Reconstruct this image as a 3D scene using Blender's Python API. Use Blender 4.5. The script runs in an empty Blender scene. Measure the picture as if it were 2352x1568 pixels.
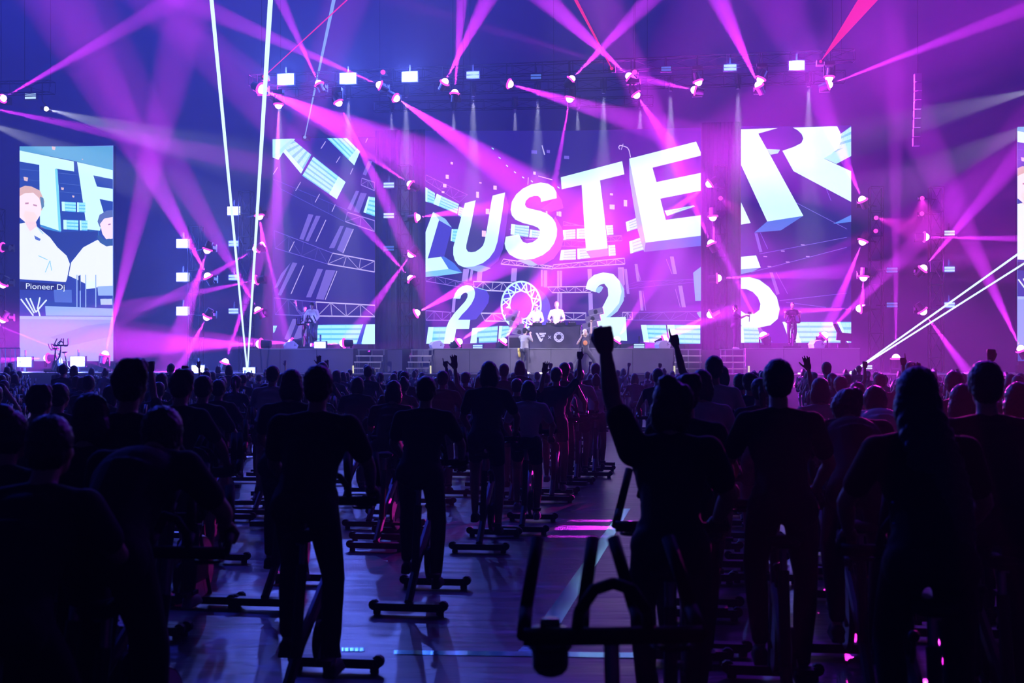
import bpy, bmesh, math, random
from mathutils import Vector, Matrix, Quaternion
from mathutils.geometry import tessellate_polygon
random.seed(7)
SC = bpy.context.scene
COL = SC.collection
PI = math.pi

# ------------------------------------------------------------------ camera, world, exposure
F = 2800.0            # focal length in pixels of the 2352 px wide frame
H = 2.0               # camera height
HZ = 820.0            # horizon row
cam = bpy.data.cameras.new('camera')
camo = bpy.data.objects.new('camera', cam)
COL.objects.link(camo)
camo.location = (0, 0, H)
camo.rotation_euler = (PI/2, 0, 0)
cam.sensor_width = 36
cam.lens = F/2352*36
cam.shift_y = (HZ-784)/2352
cam.clip_end = 300
cam.dof.use_dof = True
cam.dof.focus_distance = 48
cam.dof.aperture_fstop = 3.5
SC.camera = camo
SC.view_settings.view_transform = 'Standard'
SC.view_settings.look = 'None'
SC.view_settings.exposure = 0.0
SC.view_settings.gamma = 1.0
SC.view_settings.use_curve_mapping = False
W = bpy.data.worlds.new('world')
SC.world = W
W.use_nodes = True
W.node_tree.nodes['Background'].inputs[0].default_value = (0, 0, 0, 1)
W.node_tree.nodes['Background'].inputs[1].default_value = 0.0
SC.cycles.max_bounces = 3
SC.cycles.diffuse_bounces = 2
SC.cycles.glossy_bounces = 2
SC.cycles.volume_bounces = 0
SC.cycles.use_denoising = True
SC.cycles.sample_clamp_indirect = 3.0

K = 0.129             # the stage front runs along (1,-K): it is turned a little to the camera
RZ = -math.atan(K)
Y0 = 53.9

def P(px, py, Y):
    return Vector(((px-1176)/F*Y, Y, H+(HZ-py)/F*Y))

def S(px, py, d=0.0):
    """a point in the plane that runs parallel to the screens, d metres in front of them"""
    u = (px-1176)/F
    t = (Y0-d)/(1+K*u)
    return Vector((u*t, t, H+(HZ-py)/F*t))

def Sz(px, d, z):
    p = S(px, HZ, d)
    p.z = z
    return p

DECK, LOW = 2.34, 1.38      # upper and lower stage levels

def lamp(name, kind, loc, energy, color, direction=None, angle=None, blend=0.5, soft=0.05, parent=None):
    L = bpy.data.lights.new(name, kind)
    L.energy = energy
    L.color = color
    L.shadow_soft_size = soft
    o = bpy.data.objects.new(name, L)
    COL.objects.link(o)
    o.location = loc
    if kind == 'SPOT':
        L.spot_size = max(angle, math.radians(1.0))
        L.spot_blend = blend
        o.rotation_euler = Vector(direction).to_track_quat('-Z', 'Y').to_euler()
    if parent:
        o.parent = parent
        o.matrix_parent_inverse = Matrix.Translation(-parent.location) if parent.rotation_euler.z == 0 else (Matrix.Translation(parent.location) @ parent.rotation_euler.to_matrix().to_4x4()).inverted()
    return o

# house wash lights, hung in the roof out of the picture
BLUE, VIOLET, MAG = (0.030, 0.055, 1.0), (0.19, 0.012, 1.0), (0.74, 0.028, 1.0)
for (x, y, z, e, c) in ((-24, 47, 24, 20000, BLUE), (-12, 48, 25, 9500, BLUE), (0, 47, 25, 5500, BLUE), (3, 48, 24, 1500, VIOLET),
                        (-10, 36, 24, 1600, BLUE), (14, 48, 24, 5500, VIOLET), (24, 46, 23, 8500, VIOLET), (10, 36, 24, 1500, VIOLET)):
    lamp('roof_wash', 'POINT', (x, y, z), e, c, soft=0.4)
# front-of-house wash on the stage
for (x, tx, e, c) in ((-14, 700, 9000, (0.35, 0.25, 1.0)), (-9, 900, 9000, (0.5, 0.45, 1.0)), (-3, 1110, 16000, (0.7, 0.6, 1.0)), (2, 1290, 20000, (0.75, 0.65, 1.0)), (6, 1480, 14000, (0.65, 0.5, 1.0)), (11, 1700, 10000, (0.6, 0.3, 1.0)), (15, 1880, 10000, (0.5, 0.2, 1.0))):
    a = Vector((x, 22, 17))
    lamp('front_wash', 'SPOT', a, e*2.0, c, Sz(tx, 5.5, 3.0)-a, math.radians(12.5), 0.8, 0.2)
a = Vector((3, 22, 16))
lamp('booth_key', 'SPOT', a, 60000, (1.0, 0.86, 0.95), Sz(1256, 4.2, 3.9)-a, math.radians(3.6), 0.6, 0.1)
a = Vector((4, 22, 16))
lamp('front_key', 'SPOT', a, 16000, (1.0, 0.9, 0.85), Sz(1275, 7.6, 2.4)-a, math.radians(7), 0.6, 0.1)

# ------------------------------------------------------------------ materials
def srgb(c):
    return tuple(((v/255)/12.92 if v/255 <= 0.04045 else ((v/255+0.055)/1.055)**2.4) for v in c)

def mat(name, color, rough=0.6, metal=0.0, noise=0.0, scale=8.0, bump=0.0, spec=0.5):
    m = bpy.data.materials.new(name)
    m.use_nodes = True
    nt = m.node_tree
    b = nt.nodes['Principled BSDF']
    b.inputs['Base Color'].default_value = (*color, 1)
    b.inputs['Roughness'].default_value = rough
    b.inputs['Metallic'].default_value = metal
    b.inputs['Specular IOR Level'].default_value = spec
    if noise or bump:
        tc = nt.nodes.new('ShaderNodeTexCoord')
        n = nt.nodes.new('ShaderNodeTexNoise')
        n.inputs['Scale'].default_value = scale
        nt.links.new(tc.outputs['Object'], n.inputs['Vector'])
        if noise:
            r = nt.nodes.new('ShaderNodeMix')
            r.data_type = 'RGBA'
            r.inputs[6].default_value = (*[v*(1-noise) for v in color], 1)
            r.inputs[7].default_value = (*[min(1, v*(1+noise)) for v in color], 1)
            nt.links.new(n.outputs[0], r.inputs[0])
            nt.links.new(r.outputs[2], b.inputs['Base Color'])
        if bump:
            bp = nt.nodes.new('ShaderNodeBump')
            bp.inputs['Strength'].default_value = bump
            nt.links.new(n.outputs[0], bp.inputs['Height'])
            nt.links.new(bp.outputs[0], b.inputs['Normal'])
    return m

def emit(name, color, strength, sample='NONE', attr=None):
    m = bpy.data.materials.new(name)
    m.use_nodes = True
    nt = m.node_tree
    nt.nodes.clear()
    e = nt.nodes.new('ShaderNodeEmission')
    o = nt.nodes.new('ShaderNodeOutputMaterial')
    e.inputs[0].default_value = (*color, 1)
    e.inputs[1].default_value = strength
    if attr:
        a = nt.nodes.new('ShaderNodeAttribute')
        a.attribute_name = attr
        nt.links.new(a.outputs['Color'], e.inputs[0])
    nt.links.new(e.outputs[0], o.inputs[0])
    m.cycles.emission_sampling = sample
    return m

M = dict(
    black=mat('black_cloth', (0.012, 0.012, 0.014), 0.9, noise=0.3, scale=5, spec=0.1),
    drape=mat('navy_drape', (0.0025, 0.003, 0.03), 0.9, noise=0.3, scale=3, spec=0.0),
    wall=mat('dark_hall_wall', (0.05, 0.05, 0.07), 0.9, noise=0.25, scale=0.4, spec=0.0),
    ceil=mat('dark_hall_roof', (0.03, 0.03, 0.03), 0.9, noise=0.2, scale=0.5, spec=0.0),
    skirt=mat('grey_stage_skirt', (0.17, 0.16, 0.19), 0.85, noise=0.15, scale=2.0, bump=0.2, spec=0.15),
    deck=mat('black_stage_deck', (0.03, 0.03, 0.035), 0.5, noise=0.3, scale=2),
    alu=mat('aluminium_tube', (0.45, 0.45, 0.48), 0.35, 0.9, noise=0.1, scale=6),
    darkalu=mat('dark_truss_tube', (0.007, 0.007, 0.009), 0.85, 0.0, noise=0.1, scale=6, spec=0.08),
    plastic=mat('black_plastic', (0.016, 0.016, 0.018), 0.65, noise=0.2, scale=20, spec=0.2),
    steel=mat('bike_black_steel', (0.012, 0.012, 0.014), 0.45, 0.2, noise=0.2, scale=10, spec=0.3),
    chrome=mat('bright_steel', (0.22, 0.22, 0.24), 0.3, 1.0, noise=0.1, scale=12),
    saddle=mat('saddle_leather', (0.008, 0.008, 0.008), 0.8, bump=0.1, scale=60, spec=0.15),
    edge=mat('pale_step_edge', (0.8, 0.75, 0.55), 0.5, noise=0.1, scale=5),
    grey=mat('grey_speaker_paint', (0.16, 0.14, 0.20), 0.6, noise=0.1, scale=10),
    pale=mat('pale_paint', (0.6, 0.58, 0.6), 0.6, noise=0.1, scale=9),
    tape=mat('pale_floor_tape', (0.2, 0.95, 0.95), 0.17, 1.0, noise=0.15, scale=30, bump=0.02),
    skin=mat('skin', (0.30, 0.17, 0.12), 0.55, noise=0.08, scale=20),
    paleskin=mat('pale_skin', (0.62, 0.42, 0.34), 0.5, noise=0.08, scale=20),
    hair=mat('black_hair', (0.010, 0.009, 0.010), 0.5, noise=0.4, scale=60, bump=0.6),
    redhair=mat('red_hair', (0.30, 0.03, 0.03), 0.45, noise=0.4, scale=60, bump=0.6),  # red base colour, tone varied at random
    brownhair=mat('light_brown_hair', (0.35, 0.2, 0.12), 0.5, noise=0.3, scale=60, bump=0.5),
    c1=mat('black_sports_cloth', (0.012, 0.012, 0.016), 0.85, noise=0.3, scale=12, spec=0.12),
    c2=mat('navy_sports_cloth', (0.014, 0.018, 0.04), 0.85, noise=0.3, scale=12, spec=0.12),
    c3=mat('charcoal_sports_cloth', (0.03, 0.028, 0.034), 0.85, noise=0.3, scale=12, spec=0.12),
    c4=mat('plum_sports_cloth', (0.04, 0.012, 0.035), 0.85, noise=0.3, scale=12, spec=0.12),
    white=mat('white_cotton', (0.85, 0.85, 0.85), 0.8, noise=0.05, scale=10),
    cream=mat('cream_cotton', (0.75, 0.70, 0.5), 0.8, noise=0.05, scale=10),
    greyc=mat('grey_cotton', (0.36, 0.34, 0.36), 0.8, noise=0.1, scale=10),
    trousers=mat('dark_trousers', (0.06, 0.055, 0.07), 0.85, noise=0.2, scale=10),
    yellow=mat('yellow_towel', (0.75, 0.62, 0.1), 0.9, noise=0.15, scale=12),
    orange=mat('orange_print', (0.8, 0.3, 0.1), 0.8, noise=0.1, scale=12),
    sequin=mat('blue_sequin', (0.2, 0.4, 1.0), 0.1, 1.0, noise=0.1, scale=12),
    eye=mat('eye_white', (0.6, 0.6, 0.6), 0.3, noise=0.05, scale=20),
    bottle=mat('drink_bottle', (0.03, 0.03, 0.04), 0.2, noise=0.2, scale=12),
    screenframe=mat('screen_cabinet', (0.015, 0.015, 0.02), 0.5, noise=0.2, scale=3, spec=0.1),
    lens=emit('magenta_lens_glow', (1.0, 0.42, 0.92), 9.0),
    markerglow=emit('marker_glow', (0.9, 0.85, 0.6), 0.9),
    haloglow=emit('magenta_halo_glow', (1.0, 0.07, 0.75), 1.6),
    lensw=emit('warm_white_lens_glow', (1.0, 0.85, 0.7), 5.0),
    lensr=emit('red_lens_glow', (1.0, 0.03, 0.15), 5.0),
    hot=emit('strobe_white_glow', (0.75, 0.9, 1.0), 6.0),
    mid=emit('strobe_pale_glow', (0.42, 0.62, 1.0), 1.6),
    dim=emit('strobe_dim_glow', (0.12, 0.25, 1.0), 0.7),
    pix=emit('screen_pixels', (1, 1, 1), 1.35, attr='pix'),
    laser=emit('white_beam_glow', (0.65, 0.85, 1.0), 1.5),
    laserpale=emit('pale_beam_glow', (0.25, 0.5, 0.85), 0.9),
    laserred=emit('red_beam_glow', (1.0, 0.015, 0.28), 1.0),
    bluedot=emit('blue_status_glow', (0.1, 0.5, 0.7), 1.0),
    pinkled=emit('pink_status_glow', (1.0, 0.06, 0.6), 1.5),
)

# floor: dark rubbery sheet with long low wrinkles
fm = bpy.data.materials.new('wrinkled_dark_floor')
fm.use_nodes = True
nt = fm.node_tree
b = nt.nodes['Principled BSDF']
b.inputs['Base Color'].default_value = (0.085, 0.07, 0.12, 1)
b.inputs['Roughness'].default_value = 0.33
tc = nt.nodes.new('ShaderNodeTexCoord')
mp = nt.nodes.new('ShaderNodeMapping')
mp.inputs['Scale'].default_value = (0.35, 1.6, 1)
mp.inputs['Rotation'].default_value = (0, 0, 0.12)
no = nt.nodes.new('ShaderNodeTexNoise')
no.inputs['Scale'].default_value = 1.6
no.inputs['Detail'].default_value = 5
bp = nt.nodes.new('ShaderNodeBump')
bp.inputs['Strength'].default_value = 0.3
bp.inputs['Distance'].default_value = 0.12
n2 = nt.nodes.new('ShaderNodeTexNoise')
n2.inputs['Scale'].default_value = 0.5
r2 = nt.nodes.new('ShaderNodeMix')
r2.data_type = 'RGBA'
r2.inputs[6].default_value = (0.010, 0.007, 0.020, 1)
r2.inputs[7].default_value = (0.022, 0.016, 0.042, 1)
b.inputs['Specular IOR Level'].default_value = 0.18
nt.links.new(tc.outputs['Object'], mp.inputs[0])
nt.links.new(mp.outputs[0], no.inputs['Vector'])
nt.links.new(no.outputs[0], bp.inputs['Height'])
nt.links.new(bp.outputs[0], b.inputs['Normal'])
nt.links.new(tc.outputs['Object'], n2.inputs['Vector'])
nt.links.new(n2.outputs[0], r2.inputs[0])
nt.links.new(r2.outputs[2], b.inputs['Base Color'])
M['floor'] = fm

# ------------------------------------------------------------------ builders
def link(name, me, parent=None, m=None):
    o = bpy.data.objects.new(name, me)
    COL.objects.link(o)
    if m is not None:
        me.materials.append(m)
    if parent is not None:
        o.parent = parent
    return o

def tag(o, label=None, cat=None, group=None, kind=None):
    if label: o['label'] = label
    if cat: o['category'] = cat
    if group: o['group'] = group
    if kind: o['kind'] = kind
    return o

def empty(name, loc, label, cat, rz=0.0, group=None):
    o = bpy.data.objects.new(name, None)
    COL.objects.link(o)
    o.location = loc
    o.rotation_euler = (0, 0, rz)
    o.empty_display_size = 0.1
    return tag(o, label, cat, group)

def copy_tree(o, parent=None):
    c = o.copy()
    COL.objects.link(c)
    if parent is not None:
        c.parent = parent
    for ch in list(o.children):
        if ch.type != 'LIGHT':
            copy_tree(ch, c)
    return c

class MB:
    """collects shapes into one mesh"""
    def __init__(s):
        s.v, s.f = [], []
    def add(s, vs, fs):
        n = len(s.v)
        s.v += [tuple(v) for v in vs]
        s.f += [tuple(i+n for i in f) for f in fs]
        return s
    def box(s, x0, y0, z0, x1, y1, z1, M4=None):
        vs = [Vector((x, y, z)) for x in (x0, x1) for y in (y0, y1) for z in (z0, z1)]
        if M4 is not None: vs = [M4 @ v for v in vs]
        return s.add(vs, [(0, 1, 3, 2), (4, 6, 7, 5), (0, 4, 5, 1), (2, 3, 7, 6), (0, 2, 6, 4), (1, 5, 7, 3)])
    def cyl(s, a, b, r0, r1=None, n=8, caps=True):
        a, b = Vector(a), Vector(b)
        r1 = r0 if r1 is None else r1
        q = (b-a).to_track_quat('Z', 'Y')
        vs = []
        for p, r in ((a, r0), (b, r1)):
            for i in range(n):
                t = 2*PI*i/n
                vs.append(p + q @ Vector((r*math.cos(t), r*math.sin(t), 0)))
        fs = [(i, (i+1) % n, n+(i+1) % n, n+i) for i in range(n)]
        if caps: fs += [tuple(range(n-1, -1, -1)), tuple(range(n, 2*n))]
        return s.add(vs, fs)
    def path(s, pts, r, n=8):
        for i in range(len(pts)-1):
            s.cyl(pts[i], pts[i+1], r, r, n)
            if i: s.ball(pts[i], (r, r, r), 8, 4)
        return s
    def ball(s, c, r, n=12, m=6, q=None):
        c = Vector(c)
        vs = [Vector((0, 0, 1))]
        for j in range(1, m):
            for i in range(n):
                a, e = 2*PI*i/n, PI*j/m
                vs.append(Vector((math.sin(e)*math.cos(a), math.sin(e)*math.sin(a), math.cos(e))))
        vs.append(Vector((0, 0, -1)))
        fs = [(0, 1+i, 1+(i+1) % n) for i in range(n)]
        for j in range(m-2):
            for i in range(n):
                a0, a1 = 1+j*n+i, 1+j*n+(i+1) % n
                fs.append((a0, a0+n, a1+n, a1))
        l = len(vs)-1
        fs += [(l, 1+(m-2)*n+(i+1) % n, 1+(m-2)*n+i) for i in range(n)]
        vs = [Vector((v.x*r[0], v.y*r[1], v.z*r[2])) for v in vs]
        if q is not None: vs = [q @ v for v in vs]
        return s.add([c+v for v in vs], fs)
    def ring(s, c, axis, R, r, n=28, m=8):
        q = Vector(axis).to_track_quat('Z', 'Y')
        c = Vector(c)
        vs = []
        for i in range(n):
            for j in range(m):
                a, e = 2*PI*i/n, 2*PI*j/m
                vs.append(c + q @ Vector(((R+r*math.cos(e))*math.cos(a), (R+r*math.cos(e))*math.sin(a), r*math.sin(e))))
        fs = [(i*m+j, ((i+1) % n)*m+j, ((i+1) % n)*m+(j+1) % m, i*m+(j+1) % m) for i in range(n) for j in range(m)]
        return s.add(vs, fs)
    def mesh(s, name, m=None, smooth=False):
        me = bpy.data.meshes.new(name)
        me.from_pydata(s.v, [], s.f)
        bm = bmesh.new()
        bm.from_mesh(me)
        bmesh.ops.recalc_face_normals(bm, faces=bm.faces)
        bm.to_mesh(me)
        bm.free()
        if m is not None: me.materials.append(m)
        if smooth: me.shade_smooth()
        me.update()
        return me
    def build(s, name, m=None, parent=None, smooth=False):
        return link(name, s.mesh(name, m, smooth), parent)

# ------------------------------------------------------------------ the hall
def wallbox(name, a, m):
    o = MB().box(*a).build(name, m)
    o['kind'] = 'structure'
    return o
wallbox('floor', (-46, -6, -0.2, 46, 66, 0.0), M['floor'])
wallbox('wall_back', (-46, 66, -0.2, 46, 66.4, 27), M['wall'])
wallbox('wall_left', (-46.4, -6, -0.2, -46, 66, 27), M['wall'])
wallbox('wall_right', (46, -6, -0.2, 46.4, 66, 27), M['wall'])
wallbox('wall_rear', (-46, -6.4, -0.2, 46, -6, 27), M['wall'])
wallbox('ceiling', (-46, -6, 27, 46, 66, 27.3), M['ceil'])

hz = bpy.data.materials.new('stage_haze')
hz.use_nodes = True
nt = hz.node_tree
nt.nodes.clear()
vs = nt.nodes.new('ShaderNodeVolumeScatter')
vs.inputs['Density'].default_value = 0.0045
vs.inputs['Color'].default_value = (1, 1, 1, 1)
ou = nt.nodes.new('ShaderNodeOutputMaterial')
nt.links.new(vs.outputs[0], ou.inputs['Volume'])
hzo = MB().box(-45.9, -5.9, 0.004, 45.9, 65.9, 26.9).build('haze', hz)
tag(hzo, 'thin theatrical haze filling the whole hall', 'haze', kind='stuff')

# ------------------------------------------------------------------ stage
RM = Matrix.Rotation(RZ, 4, 'Z')

def stagebox(name, m, px0, px1, d0, d1, z0, z1, parent=None, dref=6.4):
    """a box between two picture columns, from d0 (back) to d1 (front) metres before the screens"""
    a0, a1 = Sz(px0, dref, 0), Sz(px1, dref, 0)
    ln = (a1-a0).length
    a0 = a0+RM.to_3x3() @ Vector((0, dref-d1, 0))
    mb = MB().box(0, 0, z0, ln, d1-d0, z1, Matrix.Translation(a0) @ RM)
    return mb.build(name, m, parent)

low = stagebox('stage_platform', M['deck'], -60, 2420, -3, 8.5, 0.0, LOW)
tag(low, 'long low black stage platform running the whole width behind the crowd', 'stage')
fas = stagebox('fascia', M['skirt'], -60, 2420, 8.5, 8.52, 0.0, LOW-0.03, low)
eds = stagebox('edge_strip', M['edge'], 560, 1960, 8.5, 8.54, LOW-0.03, LOW+0.005, low)
for i, (a, b_, what) in enumerate(((560, 812, 'below the truss-picture screen'), (985, 1547, 'carrying the booth'), (1712, 1975, 'below the screen showing the letter R'))):
    r = stagebox('stage_riser', M['deck'], a, b_, -2.6, 6.4, LOW, DECK)
    tag(r, 'raised stage block with a smooth grey skirt, ' + what, 'stage riser', 'raised stage blocks')
    n = 3 if i != 1 else 6
    for k in range(n):
        q = stagebox('skirt_panel', M['skirt'], a+(b_-a)*k/n+0.5, a+(b_-a)*(k+1)/n-0.5, 6.4, 6.43+0.006*(k % 2), LOW+0.01, DECK-0.03, r)
    stagebox('edge_trim', M['alu'], a, b_, 6.4, 6.46, DECK-0.03, DECK+0.005, r)
for i, (a, b_, what) in enumerate(((880, 914, 'beside the stairs under the narrow screen column'), (950, 985, 'beside the booth block'))):
    r = stagebox('stage_riser', M['deck'], a, b_, -2.6, 5.6, LOW, DECK-0.02)
    tag(r, 'narrow raised stage block ' + what, 'stage riser', 'raised stage blocks')
    stagebox('skirt_panel', M['skirt'], a, b_, 5.6, 5.63, LOW+0.01, DECK-0.05, r)
for a, b_, what in ((813, 879, 'above the stairs under the truss-picture screen'), (915, 949, 'behind the foot of the dark truss tower'), (1548, 1667, 'above the far stairs')):
    br = stagebox('stage_riser', M['deck'], a, b_, -2.6, 3.6, LOW, DECK-0.04)
    tag(br, 'set-back dark stage block ' + what, 'stage riser', 'raised stage blocks')

def stairs(a, b_, what):
    root = empty('stage_stairs', Sz(a, 7.6, LOW), 'open aluminium stage stairs ' + what, 'stairs', RZ)
    ln = (Sz(b_, 7.6, 0)-Sz(a, 7.6, 0)).length
    for k in range(4):
        z = 0.24*(k+1)-0.03
        y = 0.28*k
        MB().box(0.0, y, z-0.03, ln, y+0.27, z).build('tread', M['deck'], root)
        MB().box(0.0, y-0.012, z-0.045, ln, y+0.004, z+0.004).build('nosing', M['edge'] if k < 3 else M['alu'], root)
        for x in (0.02, ln*0.5, ln-0.06):
            MB().box(x, y+0.02, 0, x+0.04, y+0.06, z-0.03).build('post', M['alu'], root)
    return root
stairs(809, 872, 'between the booth block and the truss-picture screen block')
stairs(933, 985, 'directly beside the booth block')
stairs(1549, 1612, 'beyond the booth, near the R screen')
stairs(1655, 1714, 'against the block under the R screen')

# stair end marker lights
for px, py, what in ((811, 842, 'at the foot of the stairs under the truss-picture screen'), (989, 844, 'at the corner of the booth block'), (1549, 845, 'at the far corner of the booth block'), (1720, 848, 'at the corner of the block under the R screen')):
    o = MB().box(-0.03, -0.03, 0, 0.03, 0.03, 0.3).build('marker_lamp', M['markerglow'])
    o.location = Sz(px, 8.2, LOW)
    tag(o, 'small upright white marker lamp ' + what, 'lamp', 'marker lamps along the stage edge')

# bright strips lying at the stage edge
for px0, px1, what in ((1213, 1226, 'by the photographer'), (1250, 1264, 'before the booth'), (1822, 1856, 'before the block under the R screen')):
    o = stagebox('light_bar', M['lensw'], px0, px1, 8.1, 8.16, LOW+0.002, LOW+0.05)
    tag(o, 'low white light bar lying on the stage edge ' + what, 'light')

# ------------------------------------------------------------------ truss builder
def truss(name, a, b_, size, m, label, cat='truss', bay=None, tube=0.035, face=None):
    """a square lattice truss between two points: four chords, bracing"""
    a, b_ = Vector(a), Vector(b_)
    root = empty(name, a, label, cat)
    ax = (b_-a).normalized()
    side = ax.cross(Vector((0, 0, 1)))
    if side.length < 0.1: side = Matrix.Rotation(RZ, 3, 'Z') @ Vector((1, 0, 0))
    side.normalize()
    up = side.cross(ax).normalized()
    L = (b_-a).length
    bay = bay or size*1.3
    n = max(2, int(L/bay))
    corners = [(-1, -1), (1, -1), (1, 1), (-1, 1)]
    off = [side*(size/2*i)+up*(size/2*j) for i, j in corners]
    for o_ in off:
        MB().cyl(o_, o_+b_-a, tube, n=6).build('chord', m, root)
    mb = MB()
    for k in range(n+1):
        p = (b_-a)*(k/n)
        p2 = (b_-a)*(min(k+1, n)/n)
        for q in range(4):
            mb.cyl(p+off[q], p+off[(q+1) % 4], tube*0.55, n=4, caps=False)
            if k < n: mb.cyl(p+off[q], p2+off[(q+1) % 4], tube*0.55, n=4, caps=False)
    mb.build('bracing', m, root)['kind'] = 'stuff'
    if a.z > 8 and abs(ax.z) < 0.5:
        for t in (0.02, 0.35, 0.65, 0.98):
            p_ = (b_-a)*t
            MB().cyl(p_, (p_.x, p_.y, 27-a.z), 0.012, n=5).build('hanging_cable', m, root)
    return root

# ------------------------------------------------------------------ screens
def cs(px, py):
    return (px, py)

class Canvas:
    """flat picture on a screen: polygons given by picture position, clipped to the screen"""
    def __init__(s, x0, y0, x1, y1, base):
        s.r = (x0, y0, x1, y1)
        s.v, s.f, s.c = [], [], []
        s.n = 0
        s.poly([(x0, y0), (x1, y0), (x1, y1), (x0, y1)], base)
    def clip(s, pts):
        x0, y0, x1, y1 = s.r
        for ax, lim, sg in ((0, x0, 1), (0, x1, -1), (1, y0, 1), (1, y1, -1)):
            out = []
            for i in range(len(pts)):
                a, b = pts[i-1], pts[i]
                da, db = (a[ax]-lim)*sg, (b[ax]-lim)*sg
                if (da >= 0) != (db >= 0):
                    t = da/(da-db)
                    out.append((a[0]+(b[0]-a[0])*t, a[1]+(b[1]-a[1])*t))
                if db >= 0: out.append(b)
            pts = out
            if not pts: return []
        return pts
    def poly(s, pts, col, gain=1.0, col2=None):
        s.n += 1
        c = tuple(v*gain for v in srgb(col))
        vv = [Vector((p[0], p[1], 0)) for p in pts]
        for t in tessellate_polygon([vv]):
            q = s.clip([pts[i] for i in t])
            if len(q) < 3: continue
            k = len(s.v)
            for p in q:
                s.v.append((p[0], p[1], s.n))
                s.c.append(c)
            s.f.append(tuple(range(k, k+len(q))))
    def line(s, a, b, w, col, gain=1.0):
        dx, dy = b[0]-a[0], b[1]-a[1]
        l = math.hypot(dx, dy) or 1
        nx, ny = -dy/l*w/2, dx/l*w/2
        s.poly([(a[0]+nx, a[1]+ny), (b[0]+nx, b[1]+ny), (b[0]-nx, b[1]-ny), (a[0]-nx, a[1]-ny)], col, gain)
    def lit(s, q, stripes=5, rot=0):
        """a glowing blue panel with paler bands along it"""
        q = q[rot:]+q[:rot]
        s.poly(q, (95, 195, 255))
        def at(u, v):
            a = [q[0][i]+(q[1][i]-q[0][i])*u for i in (0, 1)]
            b = [q[3][i]+(q[2][i]-q[3][i])*u for i in (0, 1)]
            return (a[0]+(b[0]-a[0])*v, a[1]+(b[1]-a[1])*v)
        for k in range(stripes):
            v0 = (k+0.12)/stripes
            v1 = (k+0.72)/stripes
            s.poly([at(0, v0), at(1, v0), at(1, v1), at(0, v1)], (165, 240, 255))
        s.poly([at(0.0, 0), at(0.22, 0), at(0.22, 1), at(0.0, 1)], (200, 250, 255))
        for k in range(1, 4):
            s.line(at(k*0.25, 0), at(k*0.25, 1), 0.8, (120, 205, 250))
    def truss(s, a0, a1, b0, b1, n=5, w=2.0, col=(150, 130, 215), diag=True):
        s.line(a0, a1, w, col)
        s.line(b0, b1, w, col)
        for k in range(n+1):
            t = k/n
            p = (a0[0]+(a1[0]-a0[0])*t, a0[1]+(a1[1]-a0[1])*t)
            q = (b0[0]+(b1[0]-b0[0])*t, b0[1]+(b1[1]-b0[1])*t)
            s.line(p, q, w*0.6, col, 0.7)
            if diag and k < n:
                t = (k+1)/n
                q2 = (b0[0]+(b1[0]-b0[0])*t, b0[1]+(b1[1]-b0[1])*t)
                p2 = (a0[0]+(a1[0]-a0[0])*t, a0[1]+(a1[1]-a0[1])*t)
                if k % 2: s.line(p, q2, w*0.6, col, 0.7)
                else: s.line(q, p2, w*0.6, col, 0.7)
    def build(s, parent, place):
        me = bpy.data.meshes.new('picture')
        inv = parent.matrix_world.inverted()
        me.from_pydata([inv @ place(x, y, 0.0015*n) for x, y, n in s.v], [], s.f)
        at = me.color_attributes.new('pix', 'FLOAT_COLOR', 'POINT')
        for i, c in enumerate(s.c): at.data[i].color = (*c, 1)
        me.materials.append(M['pix'])
        return link('picture', me, parent)

def led_screen(x0, y0, x1, y1, d, label, canvas, glow):
    p0, p1 = S(x0, y1, d), S(x1, y1, d)
    cx = (x0+x1)/2
    zb, zt = S(cx, y1, d).z, S(cx, y0, d).z
    ln = ((p1-p0).xy).length
    root = empty('led_screen', Vector((p0.x, p0.y, zb)), label, 'screen', RZ, 'video screens')
    bpy.context.view_layer.update()
    MB().box(0, 0.06, 0, ln, 0.35, zt-zb).build('cabinet', M['screenframe'], root)
    zs = LOW if (x0 < 560 or x0 > 1960) else DECK
    for k_ in range(3):
        xx = (0.05+0.45*k_)*ln
        MB().box(xx-0.1, 0.08, zs-zb, xx+0.1, 0.33, 0).build('support', M['screenframe'], root)
    g = emit('screen_black_level', *glow, sample='FRONT')
    MB().add([(0, 0.055, 0), (ln, 0.055, 0), (ln, 0.055, zt-zb), (0, 0.055, zt-zb)], [(0, 1, 2, 3)]).build('display', g, root)
    canvas.build(root, lambda x, y, e: S(x, y, d+e-0.04))
    return root

WHT, SIDE, DEEP = (212, 253, 255), (90, 165, 235), (40, 60, 175)
def Z(ox, oy, k):
    return lambda *q: [(ox+x/k, oy+y/k) for x, y in q]
Z5, Z6, Z7, Z4 = Z(500, 300, 2.614), Z(940, 300, 2.614), Z(1400, 300, 2.614), Z(0, 300, 2.614)
Z3, ZA, ZB, ZC = Z(1552, 0, 2.94), Z(960, 380, 6.03), Z(960, 600, 7.84), Z(1640, 660, 6.918)
WG = 0.97
BASE = (38, 22, 120)
PIL = (112, 92, 190)

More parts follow.
